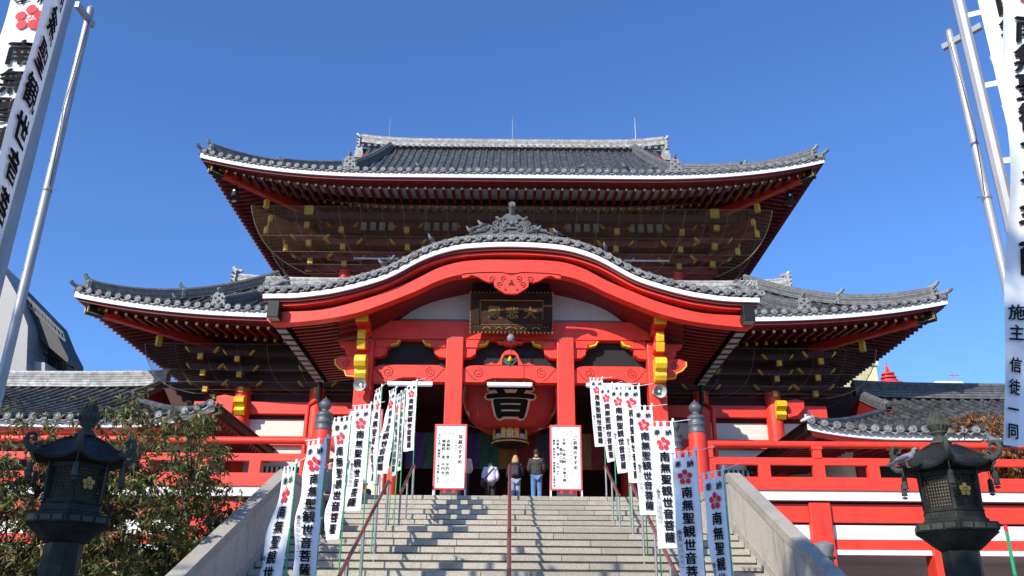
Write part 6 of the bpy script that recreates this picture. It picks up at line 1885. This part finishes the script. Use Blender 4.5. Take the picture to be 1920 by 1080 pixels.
for k in range(14):
    t = k/13; m.tube([(A[0][0]+(A[1][0]-A[0][0])*t, YA+1.3, A[0][1]+(A[1][1]-A[0][1])*t), (B[0][0]+(B[1][0]-B[0][0])*t, YA+1.3, B[0][1]+(B[1][1]-B[0][1])*t)], .04, 4)
m.tube([(A[0][0], YA+1.3, A[0][1]), (A[1][0], YA+1.3, A[1][1])], .07, 4); m.tube([(B[0][0], YA+1.3, B[0][1]), (B[1][0], YA+1.3, B[1][1])], .07, 4)
m.build('window_rail', LEADG, ap)
m = MB(); p = AP([(50, 618), (62, 630), (50, 700), (36, 700)], YA+1.2); m.prism(p, YA+1.2, YA+2.0); m.build('column', LEADG, ap)
# cream block
x0, z0 = at2(560, 830, 90); x1, z1 = at2(684, 686, 90)
cb_ = thing('cream_building', ((x0+x1)/2, 90, 0), 'pale yellow building just showing behind the right roof corner', 'building')
c_ = MB().box(x0, x1, 90, 104, 0, z1).build('wall', paint('cream_facade', (.72, .62, .36), .8), cb_)
MB().box(x0-.2, x1+.2, 89.8, 104.2, z1, z1+.5).build('parapet', paint('cream_parapet', (.66, .58, .36), .8), cb_)
m = MB()
for k in range(4): m.box(x0+1+k*1.6, x0+2+k*1.6, 89.95, 90.0-.002, z1-4, z1-2.4)
m.build('window', BLACK, c_)
# red and white tower top
Yt_ = 160
tw_ = thing('broadcast_tower', (xx(704, 728, Yt_), Yt_, 0), 'red and white lattice antenna tower top above the right wing roof', 'tower')
def TP(a, b): return at2(a-958, b, Yt_)
m = MB(); mw = MB()
xc_, zt0 = TP(1662, 688)
for (y0, y1, r0, r1) in ((700, 732, 1.3, .9), (688, 700, .5, .15)):
    za_, zb3 = zz(y1-6, Yt_), zz(y0-6, Yt_)
    for k in range(4):
        a = PI/4+k*PI/2; m.tube([(xc_+r0*math.cos(a), Yt_+r0*math.sin(a), za_), (xc_+r1*math.cos(a), Yt_+r1*math.sin(a), zb3)], .12, 4)
        n = 4
        for j in range(n):
            t0_, t1_ = j/n, (j+1)/n; a2 = a+PI/2
            ra, rb_ = r0+(r1-r0)*t0_, r0+(r1-r0)*t1_
            m.tube([(xc_+ra*math.cos(a), Yt_+ra*math.sin(a), za_+(zb3-za_)*t0_), (xc_+rb_*math.cos(a2), Yt_+rb_*math.sin(a2), za_+(zb3-za_)*t1_)], .07, 4)
for y, r_ in ((704, 1.5), (711, 1.8), (718, 2.1), (724, 3.2)): m.lathe([(r_*.8, zz(y-7, Yt_)), (r_*.8, zz(y-7, Yt_)+.3)], 16, (xc_, Yt_, 0))
m.tube([(xc_, Yt_, zz(731, Yt_)), (xc_, Yt_, zz(674, Yt_))], .12, 6)
TR_ = paint('tower_red', (.62, .05, .06), .6)
m.build('lattice', TR_, tw_)
mw.tube([(xc_+2.6, Yt_, zz(730, Yt_)), (xc_+2.6, Yt_, zz(716, Yt_))], .07, 4); mw.lathe([(.5, 0), (.1, .2)], 10, (xc_+1.9, Yt_-1, zz(721, Yt_)), axis='z'); mw.build('antenna', PWHITE, tw_)
MB().lathe([(2.2, 0), (1.0, zz(724, Yt_))], 4, (xc_, Yt_, 0)).build('mast', TR_, tw_)
# white rooftop
Yw = 120
x0 = xx(784, 728, Yw); x1 = xx(858, 728, Yw)
rt = thing('white_topped_building', ((x0+x1)/2, Yw, 0), 'distant building with a white flat canopy roof above the right wing roof', 'building')
wz = zz(712, Yw)
m = MB(); m.box(x0+.8, x1-1.4, Yw+1, Yw+9, 0, wz-.4); m.build('wall', paint('pale_wall', (.6, .6, .6), .8), rt)
MB().prism([(x0-.1, wz-.35), (x0+1.5, wz+.35), (x1-.6, wz+.3), (x1-.3, wz+.05), (x1-1.2, wz-.25), (x0+.3, wz-.5)], Yw, Yw+10).build('canopy_roof', PWHITE, rt)
m = MB(); m.tube([(x1-1.8, Yw, wz+.6), (x1-1.8, Yw, wz+1.8)], .06, 4); m.tube([(x1-2.2, Yw, wz+1.2), (x1-.8, Yw, wz+1.2)], .05, 4); m.build('aerial', TR_, rt)

# unseen trees added behind the viewpoint to shade the foreground
EVG = leafmat('evergreen_leaf', [(.03, .06, .02), (.06, .10, .03), (.09, .12, .05)])
tree('broad evergreen tree added for shade, unseen behind the viewpoint, left of the stairs axis', (-9.3, -4.6, 0), 16, (-9.2, -4.5, 14.9, 2.2, 1.7, 2.6), 7000, .34, EVG, 'tree', .22, 4, 'added_shade_tree', 90, 'unseen shade trees behind the viewpoint', 21)
tree('lower evergreen tree added for shade, unseen behind the viewpoint, nearest the stairs axis', (-6.7, -6.9, 0), 14, (-6.7, -6.9, 13.4, 1.7, 1.4, 1.9), 5000, .34, EVG, 'tree', .2, 4, 'added_shade_tree', 70, 'unseen shade trees behind the viewpoint', 22)
tree('large evergreen tree added for shade, unseen furthest left behind the viewpoint', (-17, -6.6, 0), 16, (-17, -6.6, 14.2, 2.6, 2.2, 2.6), 8000, .34, EVG, 'tree', .24, 5, 'added_shade_tree', 90, 'unseen shade trees behind the viewpoint', 23)
# tidy the helper values
for o in bpy.data.objects:
    if '_o' in o: del o['_o']
